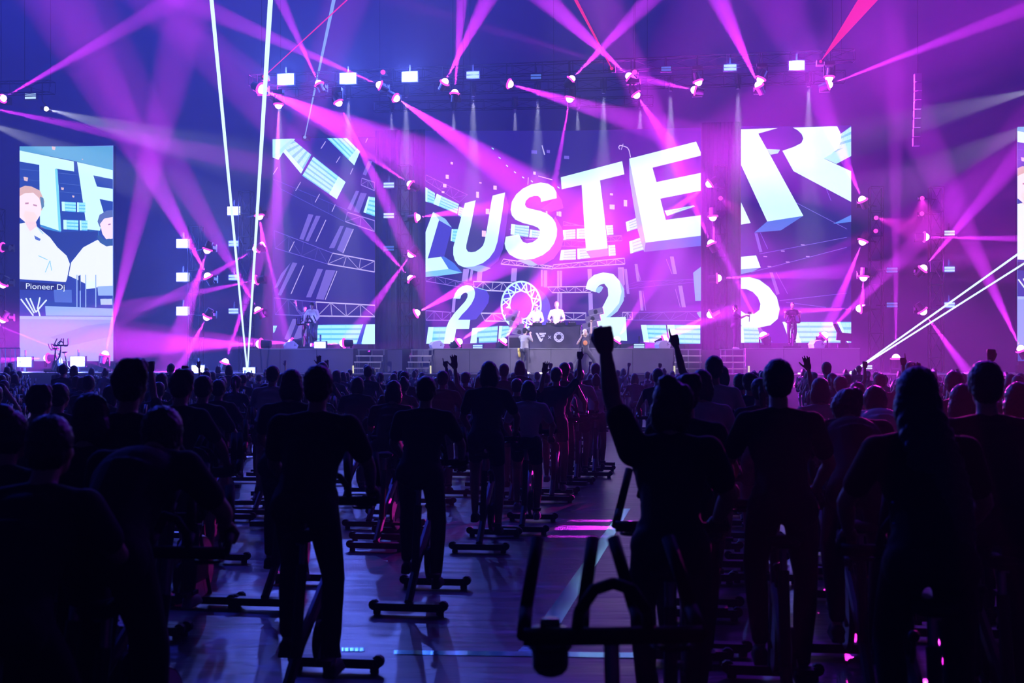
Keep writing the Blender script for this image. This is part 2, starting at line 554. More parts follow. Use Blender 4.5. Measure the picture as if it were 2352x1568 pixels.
# --- screen with the picture of trusses only
c = Canvas(626, 317, 861, 790, BASE)
for q in (((735, 572), (757, 572), (700, 705), (668, 705)), ((772, 580), (812, 590), (752, 735), (716, 715)), ((590, 510), (618, 512), (545, 665), (525, 660)),
          ((545, 500), (575, 505), (515, 655), (490, 650)), ((600, 828), (632, 832), (560, 1000), (530, 1000)), ((650, 835), (708, 838), (636, 1015), (590, 1010)),
          ((450, 790), (478, 795), (380, 990), (360, 985)), ((380, 860), (440, 790), (360, 940), (340, 945)), ((905, 180), (930, 182), (890, 270), (870, 262)),
          ((830, 360), (850, 362), (800, 478), (778, 470)), ((858, 372), (895, 376), (850, 495), (816, 484)), ((450, 1130), (480, 1130), (430, 1260), (400, 1250)),
          ((500, 1135), (540, 1135), (540, 1230), (450, 1260))):
    c.poly(Z5(*q), PIL)
for a, b_ in (((650, 535), (590, 665)), ((515, 810), (440, 980)), ((648, 65), (620, 108)), ((735, 155), (712, 192)), ((812, 225), (796, 262)), ((360, 220), (333, 262)),
              ((498, 308), (468, 360)), ((612, 380), (585, 430)), ((706, 442), (686, 486)), ((900, 45), (888, 72)), ((460, 665), (430, 725)), ((815, 590), (752, 735)), ((716, 842), (645, 1015))):
    q = Z5(a, b_); c.line(q[0], q[1], 1.8, (190, 170, 230))
q = Z5((340, 600), (690, 735), (345, 705), (660, 800)); c.truss(*q, n=4, w=1.4, col=(105, 85, 200))
q = Z5((690, 735), (942, 783), (660, 800), (942, 848)); c.truss(*q, n=3, w=2.4, col=(190, 170, 235))
q = Z5((333, 290), (780, 478), (380, 350), (760, 545)); c.truss(*q, n=4, w=1.0, col=(90, 75, 190), diag=False)
q = Z5((780, 490), (942, 540), (765, 545), (942, 605)); c.truss(*q, n=2, w=2.2, col=(160, 130, 225))
q = Z5((865, 285), (942, 310), (860, 325), (942, 360)); c.truss(*q, n=2, w=1.8, col=(150, 125, 220))
q = Z5((338, 1003), (590, 1028), (345, 1103), (600, 1113)); c.truss(*q, n=3, w=1.6, col=(110, 95, 205))
q = Z5((590, 1028), (945, 1048), (600, 1112), (945, 1116)); c.truss(*q, n=4, w=2.8, col=(195, 180, 240))
c.lit(Z5((335, 58), (445, 48), (562, 145), (500, 258)), 5)
c.poly(Z5((328, 52), (445, 48), (430, 70), (365, 175), (328, 160)), (175, 240, 255))
c.poly(Z5((445, 48), (465, 50), (350, 165), (330, 150)), (150, 225, 255))
c.lit(Z5((768, 308), (575, 155), (508, 270), (715, 412)), 5)
c.lit(Z5((855, 125), (775, 43), (655, 45), (820, 208)), 4)
c.lit(Z5((905, 395), (945, 400), (945, 515), (875, 490)), 4)
c.lit(Z5((945, 1162), (595, 1165), (590, 1282), (945, 1284)), 4)
c.poly(Z5((873, 1162), (892, 1162), (860, 1284), (832, 1284)), (40, 70, 190))
c.lit(Z5((333, 1170), (357, 1170), (340, 1212), (333, 1212)), 2)
led_screen(626, 317, 861, 790, 0.0, 'tall LED screen showing only slanted trusses and striped blue panels', c, (srgb((60, 30, 170)), 0.35))

# --- the wide middle screen
c = Canvas(977, 300, 1610, 789, BASE)
for x0, x1, y0, y1, sh in ((615, 648, 825, 905, -6), (790, 802, 835, 935, 0), (808, 828, 838, 940, 0), (888, 900, 840, 935, 0), (903, 917, 840, 935, 0), (1070, 1095, 830, 930, 4), (1252, 1288, 820, 925, 6), (325, 360, 830, 905, -10),
                           (370, 385, 830, 900, -10), (410, 440, 840, 905, -6), (888, 902, 970, 1090, 0), (905, 918, 970, 1090, 0), (262, 280, 1000, 1090, -8), (1075, 1100, 975, 1080, 3)):
    c.poly(Z6((x0, y0), (x1, y0), (x1+sh, y1), (x0+sh, y1)), (165, 130, 240))
for x0, x1, y0, y1, sh in ((362, 385, 755, 860, 20), (150, 168, 800, 905, 14), (412, 436, 930, 1060, 22), (175, 192, 960, 1080, 12), (50, 76, 830, 1000, 18), (88, 104, 830, 980, 16)):
    c.poly(Z7((x0, y0), (x1, y0), (x1+sh, y1), (x0+sh, y1)), (135, 115, 215))
for a, b_ in (((340, 770), (375, 860)), ((395, 950), (425, 1060)), ((168, 830), (190, 905)), ((200, 960), (218, 1080))):
    q = Z7(a, b_); c.line(q[0], q[1], 1.4, (130, 105, 215))
LT = (205, 190, 255)
for a in (((565, 770), (860, 815), (550, 800), (862, 830), 7, 2.2), ((865, 805), (1292, 765), (862, 828), (1295, 800), 8, 2.0), ((385, 905), (620, 912), (390, 955), (600, 965), 4, 2.6),
          ((830, 938), (1105, 935), (858, 972), (1090, 970), 5, 2.0), ((100, 860), (390, 925), (100, 903), (400, 955), 5, 1.4), ((430, 1095), (570, 1097), (455, 1142), (580, 1144), 2, 2.8),
          ((840, 1092), (1060, 1094), (845, 1135), (1060, 1135), 3, 2.2), ((100, 1080), (250, 1090), (100, 1137), (245, 1138), 3, 1.8), ((925, 545), (1050, 575), (925, 570), (1050, 570), 3, 1.4),
          ((1105, 640), (1275, 630), (1110, 668), (1278, 660), 5, 1.8), ((1280, 1090), (1340, 1090), (1280, 1135), (1340, 1135), 2, 2.0), ((600, 590), (800, 600), (700, 655), (790, 650), 2, 1.4),
          ((890, 655), (1060, 665), (890, 690), (1060, 700), 4, 1.4), ((100, 265), (350, 385), (98, 300), (300, 430), 5, 0.9)):
    q = Z6(*a[:4]); c.truss(*q, n=a[4], w=a[5], col=LT if a[5] > 1.8 else (150, 115, 235))
q = Z7((170, 905), (545, 890), (0, 960), (545, 905)); c.truss(*q, n=4, w=0.9, col=(105, 85, 205))
q = Z7((100, 1092), (545, 1085), (0, 1135), (545, 1140)); c.truss(*q, n=6, w=1.2, col=(120, 100, 215))
q = Z6((715, 280), (712, 325), (775, 272), (860, 295)); c.line(q[0], q[1], 1.6, LT); c.line(q[2], q[3], 1.8, (255, 200, 240))
for x, y, w, h in ((255, 195, 14, 16), (228, 277, 18, 26), (213, 330, 20, 22), (203, 368, 16, 14), (427, 313, 14, 9), (515, 342, 20, 26), (410, 385, 16, 38), (752, 255, 14, 20), (905, 500, 16, 32), (890, 498, 10, 26),
                   (1218, 458, 30, 30), (1214, 382, 18, 14), (1298, 435, 20, 40), (825, 490, 10, 16), (470, 485, 22, 34), (448, 618, 24, 38), (835, 125, 20, 20), (750, 128, 34, 22), (945, 160, 30, 20)):
    dimm = y < 170
    c.poly(Z6((x-w/2, y-h/2), (x+w/2, y-h/2+2), (x+w/2, y+h/2), (x-w/2, y+h/2-2)), (110, 85, 200) if dimm else (255, 200, 255))
for x, y in ((502, 106), (543, 162), (588, 210), (636, 249), (685, 280), (737, 303), (897, 340)):
    c.poly(Z6((x-7, y-7), (x+6, y+2), (x+5, y+8), (x-7, y+1)), (130, 245, 255))
q = Z6((797, 88), (813, 145)); c.line(q[0], q[1], 2.4, (200, 190, 240))
q = Z7((60, 112), (55, 98), (62, 88), (75, 90), (92, 95), (108, 102), (118, 120), (126, 160))
for i in range(len(q)-1): c.line(q[i], q[i+1], 2.0, (200, 190, 245))
q = Z7((82, 78), (70, 115)); c.line(q[0], q[1], 1.6, (190, 180, 240))
for q, n in ((((97, 338), (155, 375), (150, 440), (97, 425)), 4), (((165, 378), (298, 440), (288, 500), (145, 440)), 4), (((300, 455), (330, 465), (312, 520), (292, 505)), 4), (((255, 590), (292, 590), (280, 670), (248, 662)), 4),
             (((612, 560), (720, 572), (715, 640), (608, 622)), 4), (((725, 592), (790, 602), (785, 645), (720, 640)), 3), (((922, 597), (998, 590), (998, 650), (925, 655)), 4), (((1005, 588), (1062, 585), (1058, 650), (1005, 650)), 4),
             (((912, 716), (1000, 710), (1000, 775), (902, 778)), 4), (((1008, 708), (1065, 705), (1088, 765), (1010, 772)), 4), (((1180, 568), (1222, 565), (1226, 625), (1188, 628)), 4), (((1195, 688), (1236, 685), (1240, 750), (1198, 753)), 4),
             (((115, 1178), (255, 1176), (255, 1285), (100, 1290)), 3), (((378, 1185), (532, 1172), (525, 1270), (366, 1276)), 3), (((540, 1172), (628, 1172), (600, 1225), (533, 1270)), 3)):
    c.lit(Z6(*q), n)
for q, n in ((((97, 548), (172, 518), (185, 582), (105, 606)), 4), (((118, 665), (192, 638), (206, 715), (125, 738)), 4), (((188, 1165), (338, 1165), (352, 1282), (205, 1268)), 4), (((345, 1165), (545, 1165), (545, 1284), (362, 1277)), 4),
             (((330, 480), (505, 448), (515, 455), (345, 512)), 2)):
    c.lit(Z7(*q), n)
# the L
c.poly(ZA((210, 640), (380, 740), (470, 860), (285, 755)), (140, 190, 250))
c.poly(ZA((285, 755), (470, 860), (365, 1260), (610, 1480), (420, 1430), (320, 1262), (135, 1285)), (62, 52, 185))
c.poly(ZA((325, 1262), (365, 1260), (500, 1350), (615, 1485), (425, 1432)), (66, 110, 220))
c.poly(ZA((105, 1470), (425, 1432), (615, 1485), (400, 1515), (105, 1545)), (125, 195, 250))
c.poly(ZA((105, 920), (210, 640), (292, 752), (135, 1288), (320, 1262), (425, 1432), (105, 1472)), WHT, WG)
# the U
c.poly(ZA((1208, 372), (1260, 560), (1180, 1150), (1110, 1320), (960, 1440), (870, 1475), (800, 1460), (640, 1410), (900, 1200)), (105, 55, 210))
c.poly(ZA((640, 1405), (800, 1462), (870, 1476), (930, 1462), (1010, 1420), (880, 1380)), (150, 165, 245))
c.poly(ZA((650, 520), (800, 480), (740, 800), (670, 1100), (668, 1150), (690, 1190), (740, 1202), (800, 1190), (860, 1150), (900, 1110), (925, 1040), (960, 850), (1020, 480), (1035, 415), (1208, 372), (1150, 760),
          (1100, 1060), (1060, 1180), (990, 1280), (900, 1350), (780, 1395), (640, 1410), (560, 1375), (510, 1310), (488, 1230), (490, 1130), (560, 860)), WHT, WG)
# the S
c.poly(ZA((1920, 370), (1990, 480), (2015, 590), (1850, 640), (1700, 600), (1900, 460)), (150, 60, 215))
c.poly(ZA((1900, 700), (1990, 860), (2020, 1000), (1980, 1150), (1880, 1290), (1740, 1370), (1560, 1385), (1380, 1310), (1700, 1200)), (185, 75, 235))
c.poly(ZA((1380, 1305), (1480, 1360), (1570, 1388), (1660, 1375), (1560, 1310)), (160, 190, 250))
c.poly(ZA((1922, 452), (1705, 505), (1698, 455), (1665, 422), (1610, 420), (1540, 445), (1495, 490), (1482, 540), (1505, 580), (1570, 600), (1700, 630), (1790, 665), (1860, 720), (1905, 790), (1928, 880), (1922, 980),
          (1885, 1080), (1820, 1170), (1730, 1240), (1610, 1290), (1480, 1308), (1360, 1285), (1265, 1230), (1215, 1150), (1200, 1080), (1218, 985), (1400, 950), (1425, 1010), (1455, 1055), (1510, 1078), (1590, 1060),
          (1660, 1010), (1690, 950), (1690, 895), (1660, 860), (1590, 830), (1450, 795), (1350, 750), (1300, 690), (1282, 610), (1300, 500), (1360, 400), (1450, 320), (1570, 260), (1700, 235), (1800, 250), (1880, 300), (1918, 370)), WHT, WG)
# T, E
c.poly(Z6((1062, 722), (1190, 706), (1200, 750), (1090, 766)), (95, 130, 225))
c.poly(Z6((910, 280), (1278, 183), (1292, 262), (1145, 298), (1168, 480), (1192, 706), (1062, 722), (1050, 560), (1035, 325), (915, 352)), WHT, WG)
c.poly(Z7((118, 168), (218, 672), (208, 728), (170, 600), (120, 290)), (120, 175, 245))
c.poly(Z7((217, 672), (560, 628), (560, 690), (208, 728)), (75, 105, 215))
c.poly(Z7((118, 168), (520, 65), (548, 130), (548, 150), (258, 222), (282, 308), (548, 253), (548, 360), (305, 408), (338, 535), (548, 507), (548, 630), (217, 672)), WHT, WG)
# 2 0 2 5
c.poly(ZB((985, 450), (1230, 520), (1285, 620), (1270, 740), (1200, 850), (1050, 1040), (940, 1060), (720, 1050), (1000, 700)), (80, 58, 205))
c.line(*ZB((990, 452), (1230, 522)), 1.6, (150, 215, 250))
c.poly(ZB((640, 668), (665, 580), (720, 500), (800, 445), (880, 425), (960, 440), (1010, 490), (1030, 570), (1015, 660), (960, 770), (880, 870), (790, 960), (722, 1052), (942, 1050), (920, 1215), (690, 1218),
          (640, 1500), (460, 1505), (510, 1190), (560, 1070), (650, 940), (760, 820), (850, 720), (890, 650), (895, 590), (870, 560), (830, 565), (780, 610), (760, 672)), WHT, 0.97)
cx, cy, rx, ry = 940+672/2.614, 300+1048/2.614, 118/2.614, 142/2.614
n = 40
c.poly([(cx+22+rx*1.0*math.cos(2*PI*i/n), cy+10+ry*0.95*math.sin(2*PI*i/n)) for i in range(n)], (75, 80, 215))
c.poly([(cx+rx*math.cos(2*PI*i/n), cy+ry*math.sin(2*PI*i/n)) for i in range(n)], (88, 60, 215))
for i in range(n):
    a, b_ = 2*PI*i/n, 2*PI*(i+1)/n
    c.line((cx+rx*math.cos(a), cy+ry*math.sin(a)), (cx+rx*math.cos(b_), cy+ry*math.sin(b_)), 4.2, WHT, 0.97)
n = 12
for i in range(n):
    a, b_, h_ = 2*PI*i/n, 2*PI*(i+1)/n, 2*PI*(i+0.5)/n
    inn = lambda t: (cx+rx*0.60*math.cos(t), cy+ry*0.62*math.sin(t))
    out = lambda t: (cx+rx*0.97*math.cos(t), cy+ry*0.97*math.sin(t))
    c.line(inn(a), inn(b_), 3.4, WHT, 0.97)
    c.line(inn(a), out(h_), 3.0, WHT, 0.97)
    c.line(inn(b_), out(h_), 3.0, WHT, 0.97)
    c.line(inn(a), out(a-PI/n*2), 2.2, WHT, 1.1)
c.poly(Z6((1120, 968), (1125, 945), (1150, 930), (1165, 940), (1155, 960), (1140, 975)), (130, 195, 250))
c.poly(Z6((1262, 900), (1290, 950), (1288, 1020), (1250, 1085), (1205, 1120), (1180, 1120), (1250, 1000)), (140, 200, 250))
c.poly(Z6((1058, 948), (1072, 900), (1110, 865), (1165, 850), (1225, 860), (1262, 900), (1275, 965), (1260, 1035), (1215, 1090), (1182, 1120), (1300, 1118), (1308, 1262), (1120, 1250), (1112, 1180), (1120, 1120),
          (1165, 1050), (1195, 990), (1192, 945), (1170, 918), (1145, 925), (1125, 945), (1118, 970)), WHT, 0.97)
c.poly(Z7((502, 852), (560, 808), (560, 1020), (515, 1022)), (85, 165, 245))
c.poly(Z7((523, 1092), (560, 1080), (560, 1125), (540, 1120)), (95, 175, 245))
led_screen(977, 300, 1610, 789, 0.0, 'wide middle LED screen with big slanted white letters above large numerals', c, (srgb((90, 35, 190)), 0.5))

# --- the R screen
c = Canvas(1702, 290, 1955, 788, BASE)
for q in (((870, 615), (888, 615), (918, 728), (900, 730)), ((960, 850), (980, 850), (1022, 980), (1003, 985)), ((860, 1190), (905, 1180), (980, 1270), (930, 1272))):
    c.poly(Z7(*q), (115, 92, 205))
for a, b_ in (((1120, 432), (1425, 590)), ((900, 740), (1425, 640)), ((850, 850), (1425, 700)), ((1020, 1020), (1425, 975)), ((1060, 1030), (1300, 1060)), ((905, 612), (950, 710)), ((1290, 320), (1330, 420)), ((1000, 850), (1070, 980))):
    q = Z7(a, b_); c.line(q[0], q[1], 1.1, (125, 100, 220))
for x, y in ((1040, 722), (1160, 685), (1070, 788), (960, 815), (1190, 755), (935, 755)):
    c.poly(Z7((x-12, y-3), (x+10, y-2), (x+12, y+4), (x-10, y+3)), (175, 140, 235))
c.poly(Z3((618, 1494), (862, 1457), (710, 1555), (530, 1570)), (80, 115, 220))
c.poly(Z3((1060, 1512), (1190, 1448), (1190, 1497)), (85, 130, 225))
c.lit(Z3((1112, 905), (1190, 848), (1190, 1050), (1000, 1072)), 4)
c.poly(Z3((1000, 1068), (1190, 968), (1190, 1050), (1085, 1106)), (165, 235, 255))
c.poly(Z3((615, 1005), (705, 1010), (690, 1035), (640, 1045)), (150, 225, 255))
c.poly(Z3((430, 873), (690, 864), (558, 902), (640, 1050), (862, 1457), (618, 1495), (430, 1090)), WHT, WG)
c.poly(Z3((430, 1340), (440, 1362), (506, 1505), (430, 1518)), WHT, WG)
c.poly(Z3((790, 861), (1090, 851), (1112, 895), (1118, 950), (1090, 1010), (1000, 1070), (1195, 1160), (1195, 1368), (795, 1155), (720, 1018), (800, 990), (848, 965), (862, 935), (850, 905), (825, 880)), WHT, WG)
c.poly(Z7((780, 835), (900, 825), (860, 845), (780, 864)), (90, 155, 240))
c.poly(Z7((780, 758), (880, 748), (908, 822), (780, 834)), WHT, WG)
c.lit(Z7((780, 1172), (888, 1178), (914, 1273), (780, 1273)), 4)
c.poly(Z7((780, 882), (840, 878), (900, 895), (960, 940), (1005, 1000), (1022, 1070), (1010, 1130), (965, 1168), (890, 1183), (800, 1182), (780, 1150), (780, 1075), (815, 1098), (870, 1098), (900, 1075), (906, 1040),
          (890, 1000), (860, 968), (820, 950), (780, 948)), WHT, WG)
c.lit([(1797, 739), (1912, 739), (1934, 787), (1815, 787)], 4)
c.lit([(1922, 739), (1960, 739), (1960, 787), (1946, 787)], 3)
led_screen(1702, 290, 1955, 788, 0.0, 'tall LED screen filled by a huge cropped white letter and half a numeral', c, (srgb((80, 30, 190)), 0.5))

# --- live picture of the booth on the portrait screen
def live(x0, y0, x1, y1, T):
    c = Canvas(x0, y0, x1, y1, (38, 70, 150))
    c.poly(T((100, 90), (690, 90), (690, 240), (440, 180), (100, 115)), (92, 165, 200))
    for y in (230, 290, 340): c.line(*T((120, y), (690, y+60)), 1.2, (70, 100, 170))
    c.poly(T((240, 560), (365, 600), (362, 640), (250, 600)), (60, 140, 200))
    c.poly(T((100, 115), (443, 185), (445, 245), (335, 228), (352, 330), (366, 604), (240, 562), (236, 205), (100, 182)), WHT, 0.97)
    c.poly(T((330, 230), (345, 232), (368, 604), (352, 600)), (120, 215, 240))
    c.poly(T((463, 188), (690, 240), (690, 294), (560, 268), (582, 335), (690, 352), (690, 428), (598, 410), (625, 500), (600, 600), (522, 592)), WHT, 0.97)
    for q in (((370, 426), (455, 430), (455, 488), (372, 482)), ((463, 430), (512, 432), (512, 490), (463, 488)), ((380, 535), (470, 538), (470, 598), (381, 592)), ((478, 538), (525, 540), (525, 600), (480, 598))):
        c.lit(T(*q), 3)
    c.poly(T((532, 600), (592, 600), (592, 632), (534, 630)), (60, 170, 210))
    c.poly(T((240, 575), (355, 628), (350, 640), (250, 600)), (120, 80, 130))
    c.poly(T((225, 580), (340, 690), (430, 780), (520, 690), (590, 640), (590, 600), (365, 610)), (34, 58, 130))
    for x, y, r in ((155, 290, 14), (375, 348, 9), (440, 395, 7), (322, 105, 12), (495, 172, 4)):
        c.poly(T((x-r, y-r), (x+r, y-r*0.6), (x+r*0.7, y+r), (x-r*0.7, y+r*0.7)), (225, 190, 190))
    # first man
    c.poly(T((105, 350), (150, 330), (190, 335), (240, 360), (268, 425), (252, 478), (105, 470)), (222, 180, 165))
    c.poly(T((105, 400), (150, 375), (200, 372), (235, 405), (250, 455), (242, 505), (218, 545), (185, 557), (150, 548), (105, 510)), (255, 232, 232))
    c.poly(T((240, 395), (262, 405), (265, 455), (250, 472)), (90, 130, 160))
    for q in (((150, 432), (172, 430), (172, 440), (152, 442)), ((198, 440), (222, 446), (222, 455), (200, 450)), ((165, 520), (205, 522), (200, 530), (168, 528))):
        c.poly(T(*q), (190, 140, 160))
    c.poly(T((150, 480), (205, 490), (225, 520), (200, 555), (160, 550), (140, 510)), (250, 222, 215))
    c.poly(T((150, 548), (215, 545), (225, 590), (180, 610), (150, 590)), (250, 215, 215))
    c.poly(T((105, 560), (150, 552), (180, 605), (222, 575), (300, 640), (345, 700), (400, 750), (420, 800), (398, 908), (105, 892)), (250, 255, 255), 0.9)
    c.poly(T((205, 628), (245, 650), (238, 662), (212, 652)), (80, 110, 190))
    for a, b_ in (((300, 780), (272, 850)), ((300, 780), (310, 840)), ((230, 750), (285, 775)), ((225, 580), (260, 620))):
        c.line(*T(a, b_), 1.6, (120, 200, 235))
    # second man
    c.poly(T((585, 545), (598, 505), (640, 480), (690, 475), (690, 530), (620, 560), (600, 580)), (90, 110, 160))
    c.poly(T((600, 560), (625, 528), (690, 515), (690, 645), (640, 655), (615, 620)), (250, 225, 230))
    c.poly(T((650, 560), (665, 557), (664, 564), (650, 567)), (150, 110, 150))
    c.poly(T((585, 655), (500, 700), (428, 790), (412, 870), (560, 940), (690, 940), (690, 690), (640, 690)), (250, 255, 255), 0.9)
    c.poly(T((580, 630), (600, 628), (625, 655), (655, 648), (680, 655), (670, 688), (640, 695), (600, 672)), (50, 90, 140))
    # console
    c.poly(T((105, 890), (395, 908), (408, 875), (470, 905), (560, 940), (690, 940), (690, 1055), (105, 1000)), (40, 62, 150))
    c.poly(T((120, 905), (392, 922), (395, 962), (120, 955)), (28, 34, 92))
    c.poly(T((512, 905), (570, 900), (575, 945), (515, 950)), (230, 250, 255))
    c.poly(T((585, 935), (690, 930), (690, 990), (590, 990)), (150, 180, 235))
    c.poly(T((322, 955), (430, 955), (432, 1032), (328, 1030)), (78, 108, 190))
    for x in (462, 482, 515, 575): c.line(*T((x, 865), (x, 1060)), 2.4, (150, 180, 235))
    c.poly(T((470, 870), (482, 868), (484, 960), (472, 960)), (30, 50, 110))
    c.poly(T((270, 1052), (690, 1068), (690, 1112), (275, 1110)), (150, 180, 245))
    c.poly(T((105, 1000), (270, 1040), (275, 1112), (105, 1112)), (58, 62, 165))
    for a, b_ in (((125, 1010), (200, 1110)), ((155, 1005), (205, 1095)), ((180, 1005), (215, 1090)), ((280, 1015), (215, 1090)), ((225, 1060), (242, 1120)), ((240, 1000), (225, 1070))):
        c.line(*T(a, b_), 3.4, (225, 240, 255))
    for x in (620, 655): c.poly(T((x-18, 1010), (x+18, 1008), (x+20, 1045), (x-15, 1045)), (190, 205, 245))
    c.poly(T((105, 1112), (690, 1118), (690, 1410), (105, 1410)), (148, 160, 250))
    c.poly(T((105, 1112), (690, 1116), (690, 1135), (105, 1130)), (170, 185, 255))
    c.poly(T((300, 1240), (520, 1170), (690, 1150), (690, 1230), (420, 1290)), (132, 145, 243))
    return c
c = live(45, 336, 259, 829, Z4)
ls = led_screen(45, 336, 259, 829, 0.6, 'whole portrait LED screen with two DJs in white shirts live at their console', c, (srgb((120, 160, 240)), 1.2))
# console lettering on the live picture
cu = bpy.data.curves.new('lettering', 'FONT')
cu.body = 'Pioneer Dj'
cu.size = 1.0
to = bpy.data.objects.new('lettering_source', cu)
COL.objects.link(to)
bpy.context.view_layer.update()
me = bpy.data.meshes.new_from_object(to)
bpy.data.objects.remove(to)
w = max(v.co.x for v in me.vertices)
inv = ls.matrix_world.inverted()
for v in me.vertices:
    u = v.co.x/w
    px, py = Z4((152+236*u, 948-v.co.y*0.48*95/0.95+8*u))[0]
    v.co = inv @ S(px, py, 0.76)
at = me.color_attributes.new('pix', 'FLOAT_COLOR', 'POINT')
for i in range(len(me.vertices)): at.data[i].color = (0.8, 0.9, 1, 1)
me.materials.clear()
link('lettering', me, ls, M['pix'])
c = live(2337, 291, 2551, 829, Z(2291, 255, 2.614))
led_screen(2337, 291, 2551, 829, 0.6, 'cut-off portrait LED screen at the picture edge showing the same live picture', c, (srgb((120, 160, 240)), 1.0))

# masking drapes behind the gaps between the screens
for px0, px1, what in ((862, 976, 'between truss-picture and wide screens'), (1612, 1701, 'between wide and R screens')):
    a0, a1 = Sz(px0, -0.2, 0), Sz(px1, -0.2, 0)
    ln = (a1-a0).length
    mb = MB()
    n = 28
    vsx = []
    for i in range(n+1):
        for z in (DECK-0.9, 12.2):
            vsx.append((ln*i/n, 0.03*math.sin(i*1.9), z))
    mb.add(vsx, [(2*i, 2*i+2, 2*i+3, 2*i+1) for i in range(n)])
    o = mb.build('masking_drape', M['drape'])
    o.location = a0
    o.rotation_euler.z = RZ
    tag(o, 'tall dark pleated masking drape ' + what, 'drape', 'masking drapes')

# ------------------------------------------------------------------ trusses
T_END = 'full portrait screen'
truss('overhead_truss', S(575, 186, 3.2), S(1962, 128, 3.2), 0.45, M['darkalu'], 'long dark overhead truss carrying the front row of lamps', bay=1.2, tube=0.018)
truss('overhead_truss', S(620, 216, 0.9), S(1940, 176, 0.9), 0.45, M['darkalu'], 'second dark overhead truss just behind, carrying the pale cone lamps', bay=1.2, tube=0.018)
truss('overhead_truss', S(860, 246, -1.5), S(1500, 232, -1.5), 0.4, M['darkalu'], 'short rear overhead truss above the wide screen', bay=1.2, tube=0.018)
truss('overhead_truss', S(-60, 205, 4.2), S(120, 200, 4.2), 0.5, M['darkalu'], 'short dark truss high above the portrait screen', bay=1.2, tube=0.018)
TWR = {}
def tower(px0, px1, d, top, what):
    pa = Sz(px0, d, LOW if 560 < px0 < 1960 else 0.0)
    pb = S(px0, top, d)
    pb.x, pb.y = pa.x, pa.y
    TWR[what] = pa
    truss('lamp_tower', pa, pb, 0.5, M['darkalu'], 'dark upright truss tower ' + what, 'tower', bay=0.9, tube=0.025)
tower(-8, 0, 3.2, 480, 'behind the portrait screen edge')
tower(450, 0, 3.0, 520, 'standing free by the portrait screen')
tower(566, 0, 2.6, 440, 'nearest the truss-picture screen')
tower(930, 0, 2.2, 380, 'between truss-picture and wide screens')
tower(1655, 0, 2.0, 380, 'between wide and R screens')
tower(2012, 0, 2.2, 430, 'just beyond the R screen')
tower(2150, 0, 2.6, 430, 'between R and cut-off screens')
# hanging speaker columns, faint in the haze
def line_array(px, top, bot, d, what):
    p = S(px, top, d)
    root = empty('line_array', p, 'faint hanging column of dark speakers ' + what, 'speaker', RZ)
    hgt = p.z - S(px, bot, d).z
    n = 8
    for k in range(n):
        z = -hgt*(k+1)/n
        MB().box(-0.13, -0.12+0.006*k*k, z+0.03, 0.13, 0.14+0.006*k*k, z+hgt/n).build('speaker_box', M['grey'], root)
    MB().cyl((0, 0, 0), (0, 0, 27-p.z), 0.012, n=6).build('hanging_chain', M['darkalu'], root)
line_array(2108, 170, 334, 4.4, 'beyond the R screen')

# ------------------------------------------------------------------ moving-head lamps and their beams
GAIN = 1.9
def moving_head(loc, direction, label, floor=False, zf=None, mount=None, lens='lens', size=1.0, group='moving-head lamps'):
    """base, yoke, head, lens dome; the head points along direction"""
    d = Vector(direction).normalized()
    loc = Vector(loc)
    root = empty('moving_head_lamp', loc, label, 'stage lamp', 0, group)
    s = 1 if floor else -1
    k = size
    rear = (not floor) and (d.z > 0.1 or abs(d.z) < 0.6 or mount == 'rear')
    zb = -s*0.36*k-0.06*k
    if floor: zb = min((zf if zf is not None else DECK)-loc.z, -0.3*k)
    if rear: MB().box(-0.17*k, 0.30*k, -0.13*k, 0.17*k, 0.42*k, 0.13*k, RM).build('base', M['plastic'], root)
    else: MB().box(-0.17*k, -0.13*k, zb, 0.17*k, 0.13*k, max(zb+0.12*k, -0.42*k) if floor else zb+0.12*k, RM).build('base', M['plastic'], root)
    for x in (-0.17, 0.17):
        mb = MB()
        if rear: mb.box((x-0.02)*k, -0.04*k, -0.05*k, (x+0.02)*k, 0.31*k, 0.05*k, RM)
        else: mb.box((x-0.02)*k, -0.05*k, min(-s*0.32, 0.05*s)*k, (x+0.02)*k, 0.05*k, max(-s*0.32, 0.05*s)*k, RM)
        mb.build('yoke_arm', M['plastic'], root)
    MB().cyl(-d*0.22*k, d*0.05*k, 0.11*k, 0.13*k, 14).build('head', M['plastic'], root)
    q = d.to_track_quat('Z', 'Y')
    MB().ball(d*0.09*k, (0.13*k, 0.13*k, 0.14*k), 14, 8, q).build('lens', M[lens], root, True)
    if lens == 'lens': MB().ring(d*0.07*k, d, 0.155*k, 0.035*k, 18, 6).build('lens_halo', M['haloglow'], root, True)  # glowing ring that paints the magenta halo around the lens
    return root

def beam(px, py, ex, ey, w, B, label, d=3.0, tower=None, de=None, col=MAG, floor=False, lens='lens', size=1.2, blend=0.55, w0=0.0, fixture=True):
    """w: beam width in picture pixels at the end point; B: brightness four metres along"""
    a = S(px, py, d)
    e = S(ex, ey, d if de is None else de)
    L = (e-a).length
    dr = (e-a).normalized()
    tanh = max(math.tan(math.radians(0.5)), (w*e.y/F/2)/L)
    root = moving_head(a, dr, label, floor, LOW if (px < 560 or px > 1960 or d > 6.4) else DECK, 'rear' if tower is not None else None, lens, size) if fixture else None
    en = B*GAIN*4.0/(tanh*9e-5)
    if tower is not None and root is not None:
        MB().cyl((0, 0.36, 0), (tower.x-a.x, tower.y-a.y, 0), 0.03, n=6).build('side_arm', M['darkalu'], root)
    lamp('beam_light', 'SPOT', a+dr*0.25*size, en, col, dr, 2*math.atan(tanh), blend, 0.03, root)
    return root

